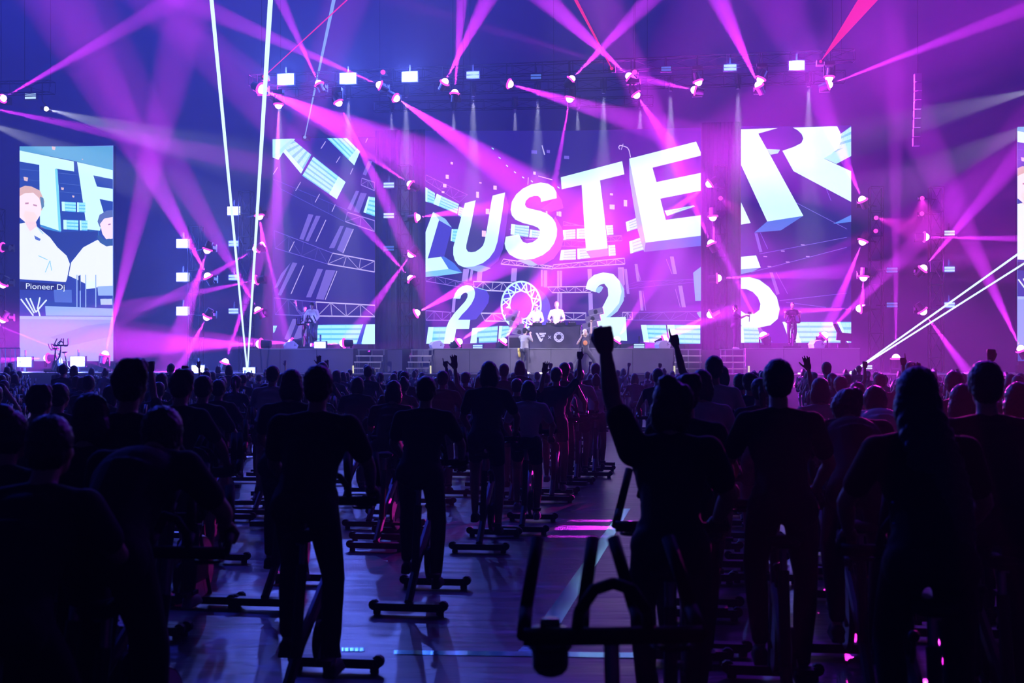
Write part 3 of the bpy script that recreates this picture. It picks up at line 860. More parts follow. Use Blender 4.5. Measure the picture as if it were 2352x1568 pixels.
ORD = ['topmost', 'second from the top', 'third from the top', 'fourth from the top', 'fifth from the top']
TPX = {}
def col_lamps(what, items, d):
    for i, it in enumerate(items):
        beam(*it[:6], 'pink stage lamp, %s on the tower %s' % (ORD[i], what), d=d+1.0, **(it[6] if len(it) > 6 else {}), tower=TWR[what])

TA = 'behind the portrait screen edge'
col_lamps(TA, [(10, 568, -60, 560, 12, .5), (10, 648, -50, 765, 22, .5), (10, 728, -45, 830, 22, .5)], 3.6)
col_lamps('standing free by the portrait screen',
          [(478, 568, 398, 810, 70, .45), (480, 640, 120, -20, 190, .5, dict(de=9)), (478, 722, 395, 880, 38, .5)], 3.4)
col_lamps('nearest the truss-picture screen',
          [(595, 490, 640, 810, 90, .7), (594, 568, 255, 765, 62, .32), (594, 642, 265, 712, 48, .28), (596, 718, 300, 210, 130, .35, dict(de=6))], 3.0)
col_lamps('between truss-picture and wide screens',
          [(948, 427, 640, 215, 60, .4), (951, 500, 1260, 458, 80, .55), (948, 578, 808, 772, 42, .4), (948, 645, 640, 300, 80, .4), (951, 722, 1290, 540, 100, .8)], 2.6)
col_lamps('between wide and R screens',
          [(1635, 418, 1440, 560, 60, .5), (1637, 492, 1658, 880, 70, .5), (1636, 565, 1520, 310, 60, .35), (1642, 639, 2060, 618, 66, .4), (1638, 719, 1400, 840, 60, .7)], 2.4)
col_lamps('just beyond the R screen',
          [(1983, 465, 1770, -40, 150, .35, dict(de=6)), (1984, 548, 1850, 880, 66, .6), (1984, 630, 1968, 880, 62, .6), (1982, 708, 1400, 730, 80, .5)], 2.6)
col_lamps('between R and cut-off screens',
          [(2118, 544, 2400, 549, 26, .45), (2116, 622, 2400, 290, 80, .4, dict(de=6)), (2116, 709, 2205, 830, 26, .5)], 3.0)

TR = [
    (595, 202, 1300, 520, 260, 1.4, dict(de=9, size=1.5)),
    (640, 235, 628, 830, 90, .45, {}),
    (735, 198, 630, -30, 42, .5, {}),
    (775, 230, 1000, 700, 70, .7, {}),
    (878, 198, 380, -20, 70, .5, dict(de=8)),
    (905, 222, 1350, 520, 150, 1.2, dict(de=6)),
    (1019, 194, 1140, -40, 60, .6, dict(de=6)),
    (1044, 220, 1064, -40, 40, .5, {}),
    (1165, 191, 1700, 350, 120, .6, dict(de=6)),
    (1308, 187, 1530, -40, 66, .7, {}),
    (1310, 220, 1270, 440, 22, .4, {}),
    (1450, 180, 1190, -60, 80, .7, dict(de=5)),
    (1458, 212, 1640, 480, 110, .4, {}),
    (1602, 182, 1740, 640, 70, .55, {}),
    (1602, 208, 1545, 196, 14, .3, {}),
    (1745, 202, 1625, -60, 76, .7, dict(de=6)),
    (1750, 176, 1560, 560, 66, .5, {}),
    (1897, 197, 2420, -5, 50, .6, dict(de=6)),
    (1905, 172, 1872, 840, 80, .5, {}),
]
TR.sort(key=lambda t: t[0])
def rig_point(px, d0, pa, pb):
    """the point of a truss (pa..pb, picture coordinates) straight by column px"""
    t = (px-pa[0])/(pb[0]-pa[0])
    return S(px, pa[1]+(pb[1]-pa[1])*t, d0)+RM.to_3x3() @ Vector((0, -0.22, 0.2))
def bar_to(root, q, r=0.025):
    q = Vector(q)-root.location
    if root.rotation_euler.z: q = Matrix.Rotation(-root.rotation_euler.z, 3, 'Z') @ q
    MB().cyl((0, 0.25, 0.1), (q.x, q.y, 0.1), r, n=6).cyl((q.x, q.y, 0.1), (q.x, q.y, q.z), r, n=6).build('mounting_bar', M['darkalu'], root)
FRONT = (3.2, (575, 186), (1962, 128))
NTH = ['first', 'second', 'third', 'fourth', 'fifth', 'sixth', 'seventh', 'eighth', 'ninth', 'tenth', 'eleventh', 'twelfth', 'thirteenth', 'fourteenth', 'fifteenth', 'sixteenth', 'seventeenth', 'eighteenth', 'nineteenth', 'twentieth']
for i, t in enumerate(TR):
    kw = dict(t[6])
    kw.setdefault('d', 4.2)
    r_ = beam(*t[:6], 'pink moving-head lamp under the front overhead truss, %s from the side-aisle end' % NTH[i], **kw)
    bar_to(r_, rig_point(t[0], *FRONT))

FL = [
    (3, 228, 420, -10, 60, .55, 4.0, 'high above the portrait screen, throwing a rising beam', dict(de=8)),
    (115, 822, -40, 828, 26, .4, 5.2, 'standing before the portrait screen, beam lying level', dict(floor=True)),
    (240, 820, 345, 380, 70, .6, 5.0, 'at the foot of the portrait screen, beam rising', dict(floor=True)),
    (515, 838, 605, 570, 40, .45, 5.6, 'on the floor between the two free towers, beam leaning up', dict(floor=True)),
    (605, 790, 290, 789, 90, 0.8, 5.4, 'on the block end under the truss-picture screen, very bright', dict(floor=True, size=1.4)),
    (676, 787, 480, 785, 60, .35, 5.0, 'on stage beside the raised-arm rider', dict(floor=True)),
    (795, 788, 560, 800, 30, .9, 5.2, 'on stage before the striped blue panel, beam lying level', dict(floor=True)),
    (1048, 789, 1330, 600, 110, .8, 5.2, 'on the booth block beneath the first numeral', dict(floor=True)),
    (1152, 790, 1215, 700, 40, .5, 5.0, 'on the booth block beside the grey cabinet', dict(floor=True)),
    (1413, 787, 1440, 745, 14, .2, 5.0, 'on the booth block behind the raised fist', dict(floor=True)),
    (1520, 784, 1650, 725, 30, .3, 5.0, 'on the booth block beside the white floor fixture', dict(floor=True)),
    (1757, 777, 1665, 590, 24, .4, 5.0, 'on the R screen block between the two performers', dict(floor=True)),
    (1888, 776, 2460, 200, 150, .45, 4.8, 'on the R screen block, throwing a long slanting beam', dict(floor=True, de=7)),
    (2058, 829, 2056, 120, 60, .3, 5.0, 'standing beyond the R screen, beam rising straight up', dict(floor=True)),
    (2348, 808, 1985, 30, 170, .45, 5.0, 'at the foot of the cut-off portrait screen', dict(floor=True, de=7)),
]
SIDE_T = (4.2, (-60, 205), (120, 200))
for px, py, ex, ey, w, B, d, what, kw in FL:
    r_ = beam(px, py, ex, ey, w, B, 'pink moving-head lamp ' + what, d=d, **kw)
    if py == 228: bar_to(r_, rig_point(px, *SIDE_T))
# lamps that stand outside the picture, their beams cross it
beam(-60, 240, 800, 420, 90, .4, 'pink moving-head lamp beyond the picture edge above the portrait screen', d=4)
beam(-60, 725, 285, 862, 10, .5, 'pink moving-head lamp beyond the picture edge, low thin beam', d=6)

# two dusty white beams over each portrait screen
WH = (0.75, 0.78, 0.85)
r_ = beam(103, 249, 560, 370, 130, .10, 'small warm white profile lamp hanging above the portrait screen', d=3.2, de=5, col=WH, lens='lensw', size=0.8)
bar_to(r_, rig_point(103, *SIDE_T))
beam(-60, 270, 330, 420, 120, .08, 'white profile lamp beyond the picture edge by the portrait screen', d=3.2, de=5, col=WH, lens='lensw')
beam(2420, 195, 1980, 310, 110, .08, 'white profile lamp beyond the picture edge by the cut-off portrait screen', d=3.2, de=5, col=WH, lens='lensw')
beam(2440, 260, 2080, 420, 120, .06, 'second white profile lamp beyond the picture edge by the cut-off screen', d=3.2, de=5, col=WH, lens='lensw')

# beams from the rig that fall on the crowd and the floor
PK = (1.0, 0.03, 0.7)
for px, tgt, w, e, nth in ((1458, (0.70, 14.3, 0), 2.3, 30000, 'second'), (880, (-4.5, 21.0, 0.0), 1.6, 22000, 'first')):
    a = S(px, 165, 3.4)
    dr = Vector(tgt)-a
    r_ = moving_head(a, dr, 'small pink moving-head lamp atop the front truss aimed at the floor, %s in line' % nth, size=0.8, lens='pinkled')
    bar_to(r_, rig_point(px, *FRONT))
    for off, k, f_ in (((0, 0, 0), 1.0, 0.09), ((0.25, 0.62, 0), 0.6, 0.06), ((-0.2, -0.7, 0), 0.5, 0.05)):
        cl_ = lamp('crowd_light', 'SPOT', a+dr.normalized()*0.3, e*k, MAG, Vector(tgt)+Vector(off)-a, math.radians(w*(0.6+0.4*k)), 0.15, 0.0)
        cl_.rotation_euler = ((cl_.rotation_euler.to_quaternion()) @ Quaternion((0, 0, 1), 0.022)).to_euler()
        cl_.scale = (1, f_, 1)        # cone squashed flat, shaped to lay thin streaks on the floor
for px, py, d, tgt, w, e, what in ((2118, 455, 3.0, (4.4, 12.5, 1.6), 4.5, 130000, 'between R and cut-off screens'), (2118, 490, 3.0, (0.6, 16.0, 0.6), 2.6, 130000, 'between R and cut-off screens'),
                                   (1655, 455, 2.4, (3.4, 7.9, 1.5), 3.0, 120000, 'between wide and R screens'), (2012, 500, 2.6, (7.6, 9.5, 1.7), 5.0, 130000, 'just beyond the R screen'),
                                   (2012, 530, 2.6, (-2.6, 11.2, 0.5), 2.0, 90000, 'just beyond the R screen')):
    a = S(px, py, d)
    dr = Vector(tgt)-a  # lamps added on the towers to give the riders pink rims
    r_ = moving_head(a, dr, 'added pink lamp facing the riders, %s one on the tower %s' % ('lower' if py in (490, 530) else 'upper', what.replace('just ', '')), size=0.7, lens='pinkled', mount='rear')
    tw_ = TWR[what]
    MB().cyl((0, 0.25, 0), (tw_.x-a.x, tw_.y-a.y, 0), 0.03, n=6).build('side_arm', M['darkalu'], r_)
    lamp('crowd_light', 'SPOT', a+dr.normalized()*0.3, e, PK, dr, math.radians(w), 0.5, 0.05)

# pale downward cone lamps
row1 = [(642, 232), (800, 226), (933, 224), (1087, 221), (1235, 219), (1386, 214), (1540, 209), (1695, 204), (1857, 199)]
row2 = [(900, 258), (1042, 255), (1183, 252), (1327, 250), (1470, 248)]
for r, row, d in ((0, row1, 0.9), (1, row2, -1.5)):
    for i, (px, py) in enumerate(row):
        p = S(px, py, d)
        root = empty('profile_lamp', p, 'dark profile lamp with pale downward cone, %s in the %s row' % (NTH[i], 'front' if r == 0 else 'rear'), 'stage lamp', RZ, 'pale cone lamps')
        MB().cyl((0, 0, 0.45), (0, 0, 0), 0.08, 0.10, 10).build('barrel', M['plastic'], root)
        MB().cyl((0, 0, 0.01), (0, 0, -0.01), 0.07, n=10).build('lens', M['pale'], root)
        MB().box(-0.14, -0.02, 0.2, 0.14, 0.02, 0.6).build('bracket', M['plastic'], root)
        bar_to(root, rig_point(px, d, *(((620, 216), (1940, 176)) if r == 0 else ((860, 246), (1500, 232)))))
        lamp('cone_light', 'SPOT', p-Vector((0, 0, 0.05)), 60000 if r == 0 else 40000, (0.7, 0.72, 0.95), (0.0, -0.04, -1), math.radians(15), 0.8, 0.06, root)

# ------------------------------------------------------------------ strobes
def strobe(px, py, w, h, level, d, label, glow=0.0, tower=None, hang=None):
    p = S(px, py, d)
    s = p.y/F
    W2, H2 = w*s/2, h*s/2
    root = empty('strobe_lamp', p, label, 'stage lamp', RZ, 'strobe panels')
    MB().box(-W2-0.03, 0.0, -H2-0.03, W2+0.03, 0.16, H2+0.03).build('housing', M['plastic'], root)
    m = {'hot': M['hot'], 'mid': M['mid'], 'dim': M['dim']}[level]
    gp = H2*(0.06 if level == 'hot' else 0.18)
    for sgn in (-1, 1):
        z0, z1 = (gp, H2) if sgn > 0 else (-H2, -gp)
        MB().box(-W2, -0.02, z0, W2, 0.0, z1).build('light_tube', m, root)
    MB().box(-0.03, 0.05, H2, 0.03, 0.1, H2+0.3).build('bracket', M['plastic'], root)
    if tower is not None:
        q = Matrix.Rotation(-RZ, 3, 'Z') @ (tower-p)
        MB().cyl((0, 0.1, 0), (q.x, q.y, 0), 0.03, n=6).build('side_arm', M['darkalu'], root)
    if hang is not None: bar_to(root, hang)
    if tower is None and hang is None and p.z < 3.2:
        zf = LOW if (px < 560 or px > 1960 or d > 6.4) else DECK
        if p.z-H2-0.03 > zf: MB().box(-0.05, 0.03, zf-p.z, 0.05, 0.13, -H2-0.02).build('stand', M['plastic'], root)
    if glow:
        lamp('strobe_glow', 'POINT', p+Vector((0, -0.25, 0)), glow*2.6, (0.10, 0.16, 1.0), soft=0.12, parent=root)
for i, (px, py, w, h, lv, g) in enumerate(((656, 182, 38, 24, 'hot', 900), (799, 180, 38, 24, 'hot', 900), (941, 176, 36, 22, 'hot', 700), (1086, 172, 29, 15, 'mid', 120), (1231, 176, 24, 11, 'dim', 0), (1530, 158, 22, 10, 'dim', 0), (1677, 155, 28, 13, 'mid', 80), (1830, 150, 34, 20, 'hot', 300))):
    strobe(px, py, w, h, lv, 3.9, 'flat strobe panel on the front overhead truss, %s from the side-aisle end' % NTH[i], g*1.6, hang=rig_point(px, *FRONT))
for what, px, d, rows in (('standing free by the portrait screen', 420, 3.2, ((559, 'hot', 500), (636, 'hot', 400), (714, 'hot', 350))),
                          ('nearest the truss-picture screen', 537, 2.8, ((484, 'hot', 250), (559, 'mid', 200), (637, 'mid', 150), (714, 'mid', 60))),
                          ('between truss-picture and wide screens', 893, 2.4, ((425, 'mid', 40), (495, 'mid', 40), (570, 'dim', 0))),
                          ('between R and cut-off screens', 2180, 2.8, ((535, 'mid', 0), (618, 'mid', 60), (700, 'mid', 60))),
                          ('just beyond the R screen', 2049, 2.4, ((620, 'dim', 0), (700, 'dim', 0)))):
    for i, (py, lv, g) in enumerate(rows):
        strobe(px, py, 30 if lv == 'hot' else (24 if px > 500 else 26), 19 if lv == 'hot' else 11, lv, d, 'flat strobe panel, %s on the tower %s' % (ORD[i], what), g, tower=TWR[what])
for px, py, w, h, lv, g, d, what in ((70, 221, 26, 12, 'mid', 0, 3.9, 'hanging high above the portrait screen'), (56, 831, 34, 22, 'hot', 400, 5.0, 'on the floor at one foot of the portrait screen'), (178, 830, 34, 22, 'hot', 400, 5.0, 'on the floor at the inner foot of the portrait screen'),
                                     (455, 849, 30, 20, 'hot', 350, 5.8, 'low on the floor near the free tower'), (572, 853, 28, 18, 'hot', 250, 8.0, 'beside the crossing white laser beams'), (735, 792, 26, 14, 'hot', 90, 5.4, 'on stage before the raised-arm rider'),
                                     (1097, 796, 22, 8, 'mid', 40, 5.6, 'on the booth block beneath the numeral'), (1468, 794, 24, 9, 'mid', 10, 5.8, 'pale, on the booth block beyond the raised fist'), (1995, 843, 16, 9, 'mid', 0, 6.5, 'small, low beyond the white laser')):
    strobe(px, py, w, h, lv, d, 'flat strobe panel ' + what, g)

# ------------------------------------------------------------------ lasers: a projector box, and a glowing tube in place of the lit haze
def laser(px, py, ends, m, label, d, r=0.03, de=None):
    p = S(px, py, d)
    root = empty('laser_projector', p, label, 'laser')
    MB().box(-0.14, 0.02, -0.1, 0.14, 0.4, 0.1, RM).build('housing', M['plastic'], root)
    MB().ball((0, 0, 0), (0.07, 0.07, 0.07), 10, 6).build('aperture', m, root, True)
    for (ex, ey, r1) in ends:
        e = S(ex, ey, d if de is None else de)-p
        MB().cyl((0, 0, 0), e, r, r1, 8).build('laser_beam_glow', m, root)
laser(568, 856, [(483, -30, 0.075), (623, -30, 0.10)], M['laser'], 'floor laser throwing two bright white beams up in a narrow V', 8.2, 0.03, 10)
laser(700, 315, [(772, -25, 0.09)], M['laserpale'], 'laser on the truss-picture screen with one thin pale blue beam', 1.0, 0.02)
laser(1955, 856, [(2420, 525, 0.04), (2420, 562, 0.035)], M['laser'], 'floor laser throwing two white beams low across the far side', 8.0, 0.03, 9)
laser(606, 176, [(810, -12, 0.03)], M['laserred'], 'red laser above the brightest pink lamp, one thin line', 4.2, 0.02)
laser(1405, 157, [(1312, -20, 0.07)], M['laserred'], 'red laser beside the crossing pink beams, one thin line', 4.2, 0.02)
# a fan-shaped red laser sheet, a glowing solid in place of lit haze
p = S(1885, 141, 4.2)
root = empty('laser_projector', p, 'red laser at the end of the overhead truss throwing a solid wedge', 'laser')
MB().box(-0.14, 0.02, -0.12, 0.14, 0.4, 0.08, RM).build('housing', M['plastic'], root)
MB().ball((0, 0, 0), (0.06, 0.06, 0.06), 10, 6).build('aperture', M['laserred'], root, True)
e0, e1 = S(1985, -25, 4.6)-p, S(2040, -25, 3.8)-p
MB().add([Vector((0, 0, 0)), e0, e1, Vector((0, -0.02, 0)), e0+Vector((0, -0.03, 0)), e1+Vector((0, -0.03, 0))], [(0, 1, 2), (3, 5, 4), (0, 3, 4, 1), (1, 4, 5, 2), (2, 5, 3, 0)]).build('laser_beam_glow', M['laserred'], root)

# ------------------------------------------------------------------ booth
root = empty('dj_booth', Sz(1216, 4.8, DECK), 'dark cloth-covered booth with two white emblems on its front', 'booth', RZ)
bw = (Sz(1331, 4.8, 0)-Sz(1216, 4.8, 0)).length
bh = S(1270, 746, 4.8).z-DECK
mb = MB()
n = 24
vs_, fs_ = [], []
for i in range(n+1):
    for j in range(9):
        x, z = bw*i/n, bh*j/8
        vs_.append((x, -0.03-0.025*math.sin(i*0.9+j*0.7)-0.02*math.sin(i*0.35-j), z))
for i in range(n):
    for j in range(8):
        a_ = i*9+j
        fs_.append((a_, a_+9, a_+10, a_+1))
mb.add(vs_, fs_)
mb.build('front_cloth', M['trousers'], root, True)
MB().box(0.0, 0.02, 0, bw, 0.9, bh-0.04).build('table_body', M['plastic'], root)
MB().box(-0.03, -0.06, bh-0.04, bw+0.03, 0.95, bh).build('table_top', M['plastic'], root)
kz = (Sz(1216, 4.8, 0)).y/F
def booth(px, py, e=0.085):
    u = (px-1216)/(1331-1216)*bw
    return (u, -e, H+(HZ-py)*kz-DECK)
def emblem(name, polys, m=M['white']):
    mb = MB()
    for q in polys:
        vv = [Vector(booth(*p)) for p in q]
        n_ = len(vv)
        fr = vv+[v+Vector((0, 0.012, 0)) for v in vv]
        tri = tessellate_polygon([[Vector((v.x, v.z, 0)) for v in vv]])
        mb.add(fr, [tuple(t) for t in tri]+[tuple(i+n_ for i in t) for t in tri]+[(i, (i+1) % n_, n_+(i+1) % n_, n_+i) for i in range(n_)])
    return mb.build(name, m, root)
ZL = Z(1130, 670, 7.84)
emblem('monogram', [ZL((790, 740), (825, 738), (890, 850), (930, 830), (905, 890), (885, 902), (865, 890)), ZL((850, 738), (978, 738), (975, 765), (900, 768), (950, 775), (955, 800), (930, 818), (885, 815), (870, 800), (925, 795), (865, 775))])
emblem('cross_mark', [ZL((1015, 795), (1022, 790), (1072, 842), (1066, 848)), ZL((1066, 790), (1072, 796), (1022, 848), (1015, 842))])
seg = []
for i in range(24):
    a0, a1 = 2*PI*i/24, 2*PI*(i+1)/24
    ro, ri = 92, 46
    f_ = lambda r, a: (1208+r*math.cos(a), 816+r*math.sin(a))
    if i % 3 == 1:
        seg.append(ZL(f_(ro, a0), f_(ro, a1), f_(ro-18, a1), f_(ro-18, a0)))
        seg.append(ZL(f_(ri+18, a0), f_(ri+18, a1), f_(ri, a1), f_(ri, a0)))
    else:
        seg.append(ZL(f_(ro, a0), f_(ro, a1), f_(ri, a1), f_(ri, a0)))
emblem('ring_mark', seg)
base = Sz(1216, 4.8, DECK)
def on_booth(u, v, z):
    return base + (RM @ Vector((bw*u, v, bh+z)))
for i, (u, w_, what) in enumerate(((0.14, 0.34, 'nearest the cap-wearing side of the table'), (0.40, 0.30, 'second along the table'), (0.62, 0.34, 'before the man in white'), (0.84, 0.30, 'at the far end of the table'))):
    r = empty('media_player', on_booth(u, 0.35, 0), 'black DJ deck unit ' + what, 'dj deck', RZ, 'decks on the booth')
    MB().box(-w_/2, -0.18, 0, w_/2, 0.2, 0.10).build('body', M['plastic'], r)
    MB().cyl((0, 0.0, 0.10), (0, 0.0, 0.125), 0.1, n=20).build('jog_wheel', M['alu'], r)
    MB().box(-0.1, 0.12, 0.10, 0.1, 0.19, 0.16).build('display', M['plastic'], r)
    for q in range(3):
        MB().cyl((-0.1+0.1*q, -0.14, 0.10), (-0.1+0.1*q, -0.14, 0.12), 0.014, n=8).build('button', M['pinkled'] if (i+q) % 3 == 0 else M['pale'], r)

# speaker stacks on grey cabinets each side of the booth
def speaker_stack(px, lean, n, what, d=4.3):
    p = Sz(px, d, DECK)
    cab = empty('speaker_cabinet', p, 'grey speaker cabinet standing ' + what, 'speaker', RZ, 'booth cabinets')
    MB().box(-0.42, -0.35, 0.0, 0.42, 0.35, 0.50).build('body', M['grey'], cab)
    MB().box(-0.37, -0.37, 0.05, 0.37, -0.35, 0.45).build('grille', M['plastic'], cab)
    MB().box(-0.44, -0.36, 0.50, 0.44, 0.36, 0.54).build('lid', M['grey'], cab)
    x = 0.0
    for k in range(n):
        r = empty('monitor_speaker', p+(RM @ Vector((lean*0.12*k, 0, 0.545+0.27*k))), 'tilted dark monitor speaker, %s of the stack %s' % (['lowest', 'second', 'third', 'topmost'][k], what), 'speaker', RZ, 'stacked monitor speakers')
        R_ = Matrix.Rotation(-lean*0.22, 4, 'Y')
        MB().box(-0.30, -0.22, 0.0, 0.30, 0.25, 0.255, R_).build('body', M['grey'], r)
        MB().cyl(R_ @ Vector((0, -0.235, 0.13)), R_ @ Vector((0, -0.2, 0.13)), 0.085, n=16).build('cone', M['plastic'], r)
        MB().box(-0.26, -0.23, 0.02, 0.26, -0.222, 0.045, R_).build('trim', M['alu'], r)
speaker_stack(1193, -1, 4, 'beside the photographer')
speaker_stack(1350, 1, 4, 'beside the singer with one arm up')

def wedge(px, d, what, m):
    r = empty('floor_monitor', Sz(px, d, DECK), 'wedge-shaped pale floor monitor ' + what, 'speaker', RZ+0.5, 'floor monitors')
    r.scale = (0.72,)*3
    pts = [(-0.32, 0), (0.3, 0), (0.38, 0.2), (0.12, 0.44), (-0.26, 0.36), (-0.38, 0.2)]
    for nm, y0, y1, mm in (('body', -0.25, 0.25, m),):
        vv = [Vector((x, y0, z)) for x, z in pts]+[Vector((x, y1, z)) for x, z in pts]
        n_ = len(pts)
        MB().add(vv, [tuple(range(n_)), tuple(range(2*n_-1, n_-1, -1))]+[(i, (i+1) % n_, n_+(i+1) % n_, n_+i) for i in range(n_)]).build(nm, mm, r)
    for x, z in ((0.16, 0.26), (0.22, 0.2), (0.15, 0.18)):
        MB().cyl((x, -0.255, z), (x, -0.26, z), 0.025, n=8).build('socket', M['plastic'], r)
wedge(1003, 5.9, 'at the corner of the booth block under the numeral', M['pale'])
wedge(1522, 5.9, 'at the far corner of the booth block', M['pale'])
wedge(668, 5.9, 'beside the raised-arm rider', M['pale'])
wedge(1876, 5.9, 'beside the performer on the bike before the R screen', M['pale'])
# dark moving lamp not lit, on the end of the R block
r = empty('moving_head_lamp', Sz(1936, 5.0, DECK), 'large unlit moving-head lamp in silhouette before the R screen', 'stage lamp', RZ)
MB().box(-0.2, -0.15, 0, 0.2, 0.15, 0.16).build('base', M['plastic'], r)
MB().box(-0.08, -0.08, 0.16, 0.08, 0.08, 0.32).build('yoke', M['plastic'], r)
MB().box(-0.28, -0.14, 0.30, 0.28, 0.14, 0.60, Matrix.Rotation(0.1, 4, 'Y')).build('head', M['plastic'], r)
MB().cyl((-0.32, 0, 0.95), (-0.15, 0, 0.58), 0.06, n=8).build('barrel', M['plastic'], r)

# ------------------------------------------------------------------ people
def blob_mesh(mb, vox, smooth=4, name='body'):
    """turn overlapping shapes into one continuous smooth surface"""
    me = mb.mesh(name)
    o = bpy.data.objects.new('tmp', me)
    COL.objects.link(o)
    md = o.modifiers.new('r', 'REMESH')
    md.mode = 'VOXEL'
    md.voxel_size = vox
    if smooth:
        sm = o.modifiers.new('s', 'SMOOTH')
        sm.iterations = smooth
        sm.factor = 0.5
    dg = bpy.context.evaluated_depsgraph_get()
    res = bpy.data.meshes.new_from_object(o.evaluated_get(dg))
    bpy.data.objects.remove(o)
    bpy.data.meshes.remove(me)
    res.name = name
    res.shade_smooth()
    return res

def join_mesh(a, b_):
    bm = bmesh.new()
    bm.from_mesh(a)
    bm.from_mesh(b_)
    bm.to_mesh(a)
    bm.free()
    a.shade_smooth()
    return a

def limb(mb, pts, rs, n=12):
    for i in range(len(pts)-1):
        mb.cyl(pts[i], pts[i+1], rs[i], rs[i+1], n)
    for p, r in zip(pts, rs):
        mb.ball(p, (r, r, r), n, 8)

def hand(wrist, axis, palm, side, mode, k=1.0):
    """palm, four fingers of unequal length, thumb from the side of the palm; returns MB"""
    y = Vector(axis).normalized()
    z = Vector(palm).normalized()
    z = (z-y*z.dot(y)).normalized()      # palm normal: fingers curl towards it
    x = y.cross(z)*side                  # towards the thumb
    w = Vector(wrist)
    T = lambda a, b_, c_: w + (x*a + y*b_ + z*c_)*k
    mb = MB()
    for f in (-0.028, -0.009, 0.011, 0.03):
        limb(mb, [T(f*0.6, 0.0, 0), T(f, 0.045, 0), T(f, 0.09, 0)], [0.020*k, 0.0175*k, 0.0135*k], 8)
    curl = {'open': (0.06, 0.08, 0.08), 'relax': (0.5, 0.6, 0.4), 'grip': (1.1, 1.2, 0.8), 'fist': (1.45, 1.7, 1.1)}
    for i, (f, ln) in enumerate(((-0.031, 0.062), (-0.011, 0.078), (0.011, 0.085), (0.032, 0.074))):
        cv = curl['fist' if mode == 'point' and i != 3 else ('open' if mode == 'point' else mode)]
        a, p = 0.0, T(f, 0.092, 0)
        pts = [p]
        spread = f*(2.2 if mode == 'open' else 0.0)
        for j, fr in enumerate((0.45, 0.31, 0.24)):
            a += cv[j]
            dv = (y*math.cos(a)+z*math.sin(a)+x*spread*2.5).normalized()
            p = p+dv*ln*fr*k*1.12
            pts.append(p)
        limb(mb, pts, [0.0115*k, 0.0105*k, 0.0095*k, 0.008*k], 8)
    if mode in ('fist', 'point', 'grip'):
        pts = [T(0.03, 0.02, 0.005), T(0.048, 0.06, 0.022), T(0.035, 0.095, 0.045), T(0.008, 0.105, 0.052)]
    elif mode == 'open':
        pts = [T(0.03, 0.02, 0.0), T(0.058, 0.05, 0.008), T(0.082, 0.08, 0.012), T(0.095, 0.105, 0.012)]
    else:
        pts = [T(0.03, 0.02, 0.0), T(0.052, 0.055, 0.015), T(0.058, 0.088, 0.03), T(0.055, 0.11, 0.04)]
    limb(mb, pts, [0.016*k, 0.0135*k, 0.0115*k, 0.010*k], 8)
    return mb

def V3(*a): return Vector(a)

POSES = {
    # hip, chest, neck, head centre; each arm: elbow, wrist; legs: knee, ankle  (facing +y, x to its right side)
    'stand': dict(hip=(0, 0.02, 1.16), chest=(0, 0.17, 1.45), neck=(0, 0.24, 1.64), head=(0, 0.30, 1.81),
                  aL=((-0.30, 0.34, 1.34), (-0.25, 0.60, 1.17)), aR=((0.30, 0.34, 1.34), (0.25, 0.60, 1.17)),
                  lL=((-0.14, 0.20, 0.78), (-0.12, 0.06, 0.36)), lR=((0.14, 0.12, 0.70), (0.12, 0.14, 0.22))),
    'seat': dict(hip=(0, 0.0, 1.03), chest=(0, 0.19, 1.29), neck=(0, 0.30, 1.46), head=(0, 0.38, 1.62),
                 aL=((-0.28, 0.38, 1.20), (-0.24, 0.60, 1.13)), aR=((0.28, 0.38, 1.20), (0.24, 0.60, 1.13)),
                 lL=((-0.13, 0.34, 0.86), (-0.12, 0.20, 0.46)), lR=((0.13, 0.26, 0.68), (0.12, 0.15, 0.24))),
    'bent': dict(hip=(0, -0.05, 1.12), chest=(0, 0.22, 1.34), neck=(0, 0.40, 1.43), head=(0, 0.53, 1.50),
                 aL=((-0.30, 0.46, 1.20), (-0.24, 0.64, 1.12)), aR=((0.30, 0.46, 1.20), (0.24, 0.64, 1.12)),
                 lL=((-0.14, 0.16, 0.76), (-0.12, 0.04, 0.34)), lR=((0.14, 0.10, 0.70), (0.12, 0.14, 0.24))),
    'floor': dict(hip=(0, 0, 0.95), chest=(0, 0.02, 1.26), neck=(0, 0.02, 1.47), head=(0, 0.05, 1.64),
                  aL=((-0.26, 0.02, 1.18), (-0.24, 0.2, 0.98)), aR=((0.26, 0.02, 1.18), (0.24, 0.2, 0.98)),
                  lL=((-0.12, 0.03, 0.52), (-0.13, 0.0, 0.09)), lR=((0.12, 0.03, 0.52), (0.13, 0.0, 0.09))),
}
UP = {
    'fistL': ('aL', (-0.30, 0.27, 1.84), (-0.335, 0.29, 2.10), 'fist'),
    'pointL': ('aL', (-0.31, 0.28, 1.80), (-0.37, 0.34, 2.05), 'point'),
    'pointR': ('aR', (0.34, 0.28, 1.80), (0.34, 0.34, 2.08), 'point'),
    'openR': ('aR', (0.36, 0.28, 1.78), (0.40, 0.34, 2.04), 'open'),
    'openL': ('aL', (-0.36, 0.28, 1.78), (-0.40, 0.34, 2.04), 'open'),
    'fistR': ('aR', (0.34, 0.28, 1.80), (0.36, 0.34, 2.06), 'fist'),
}

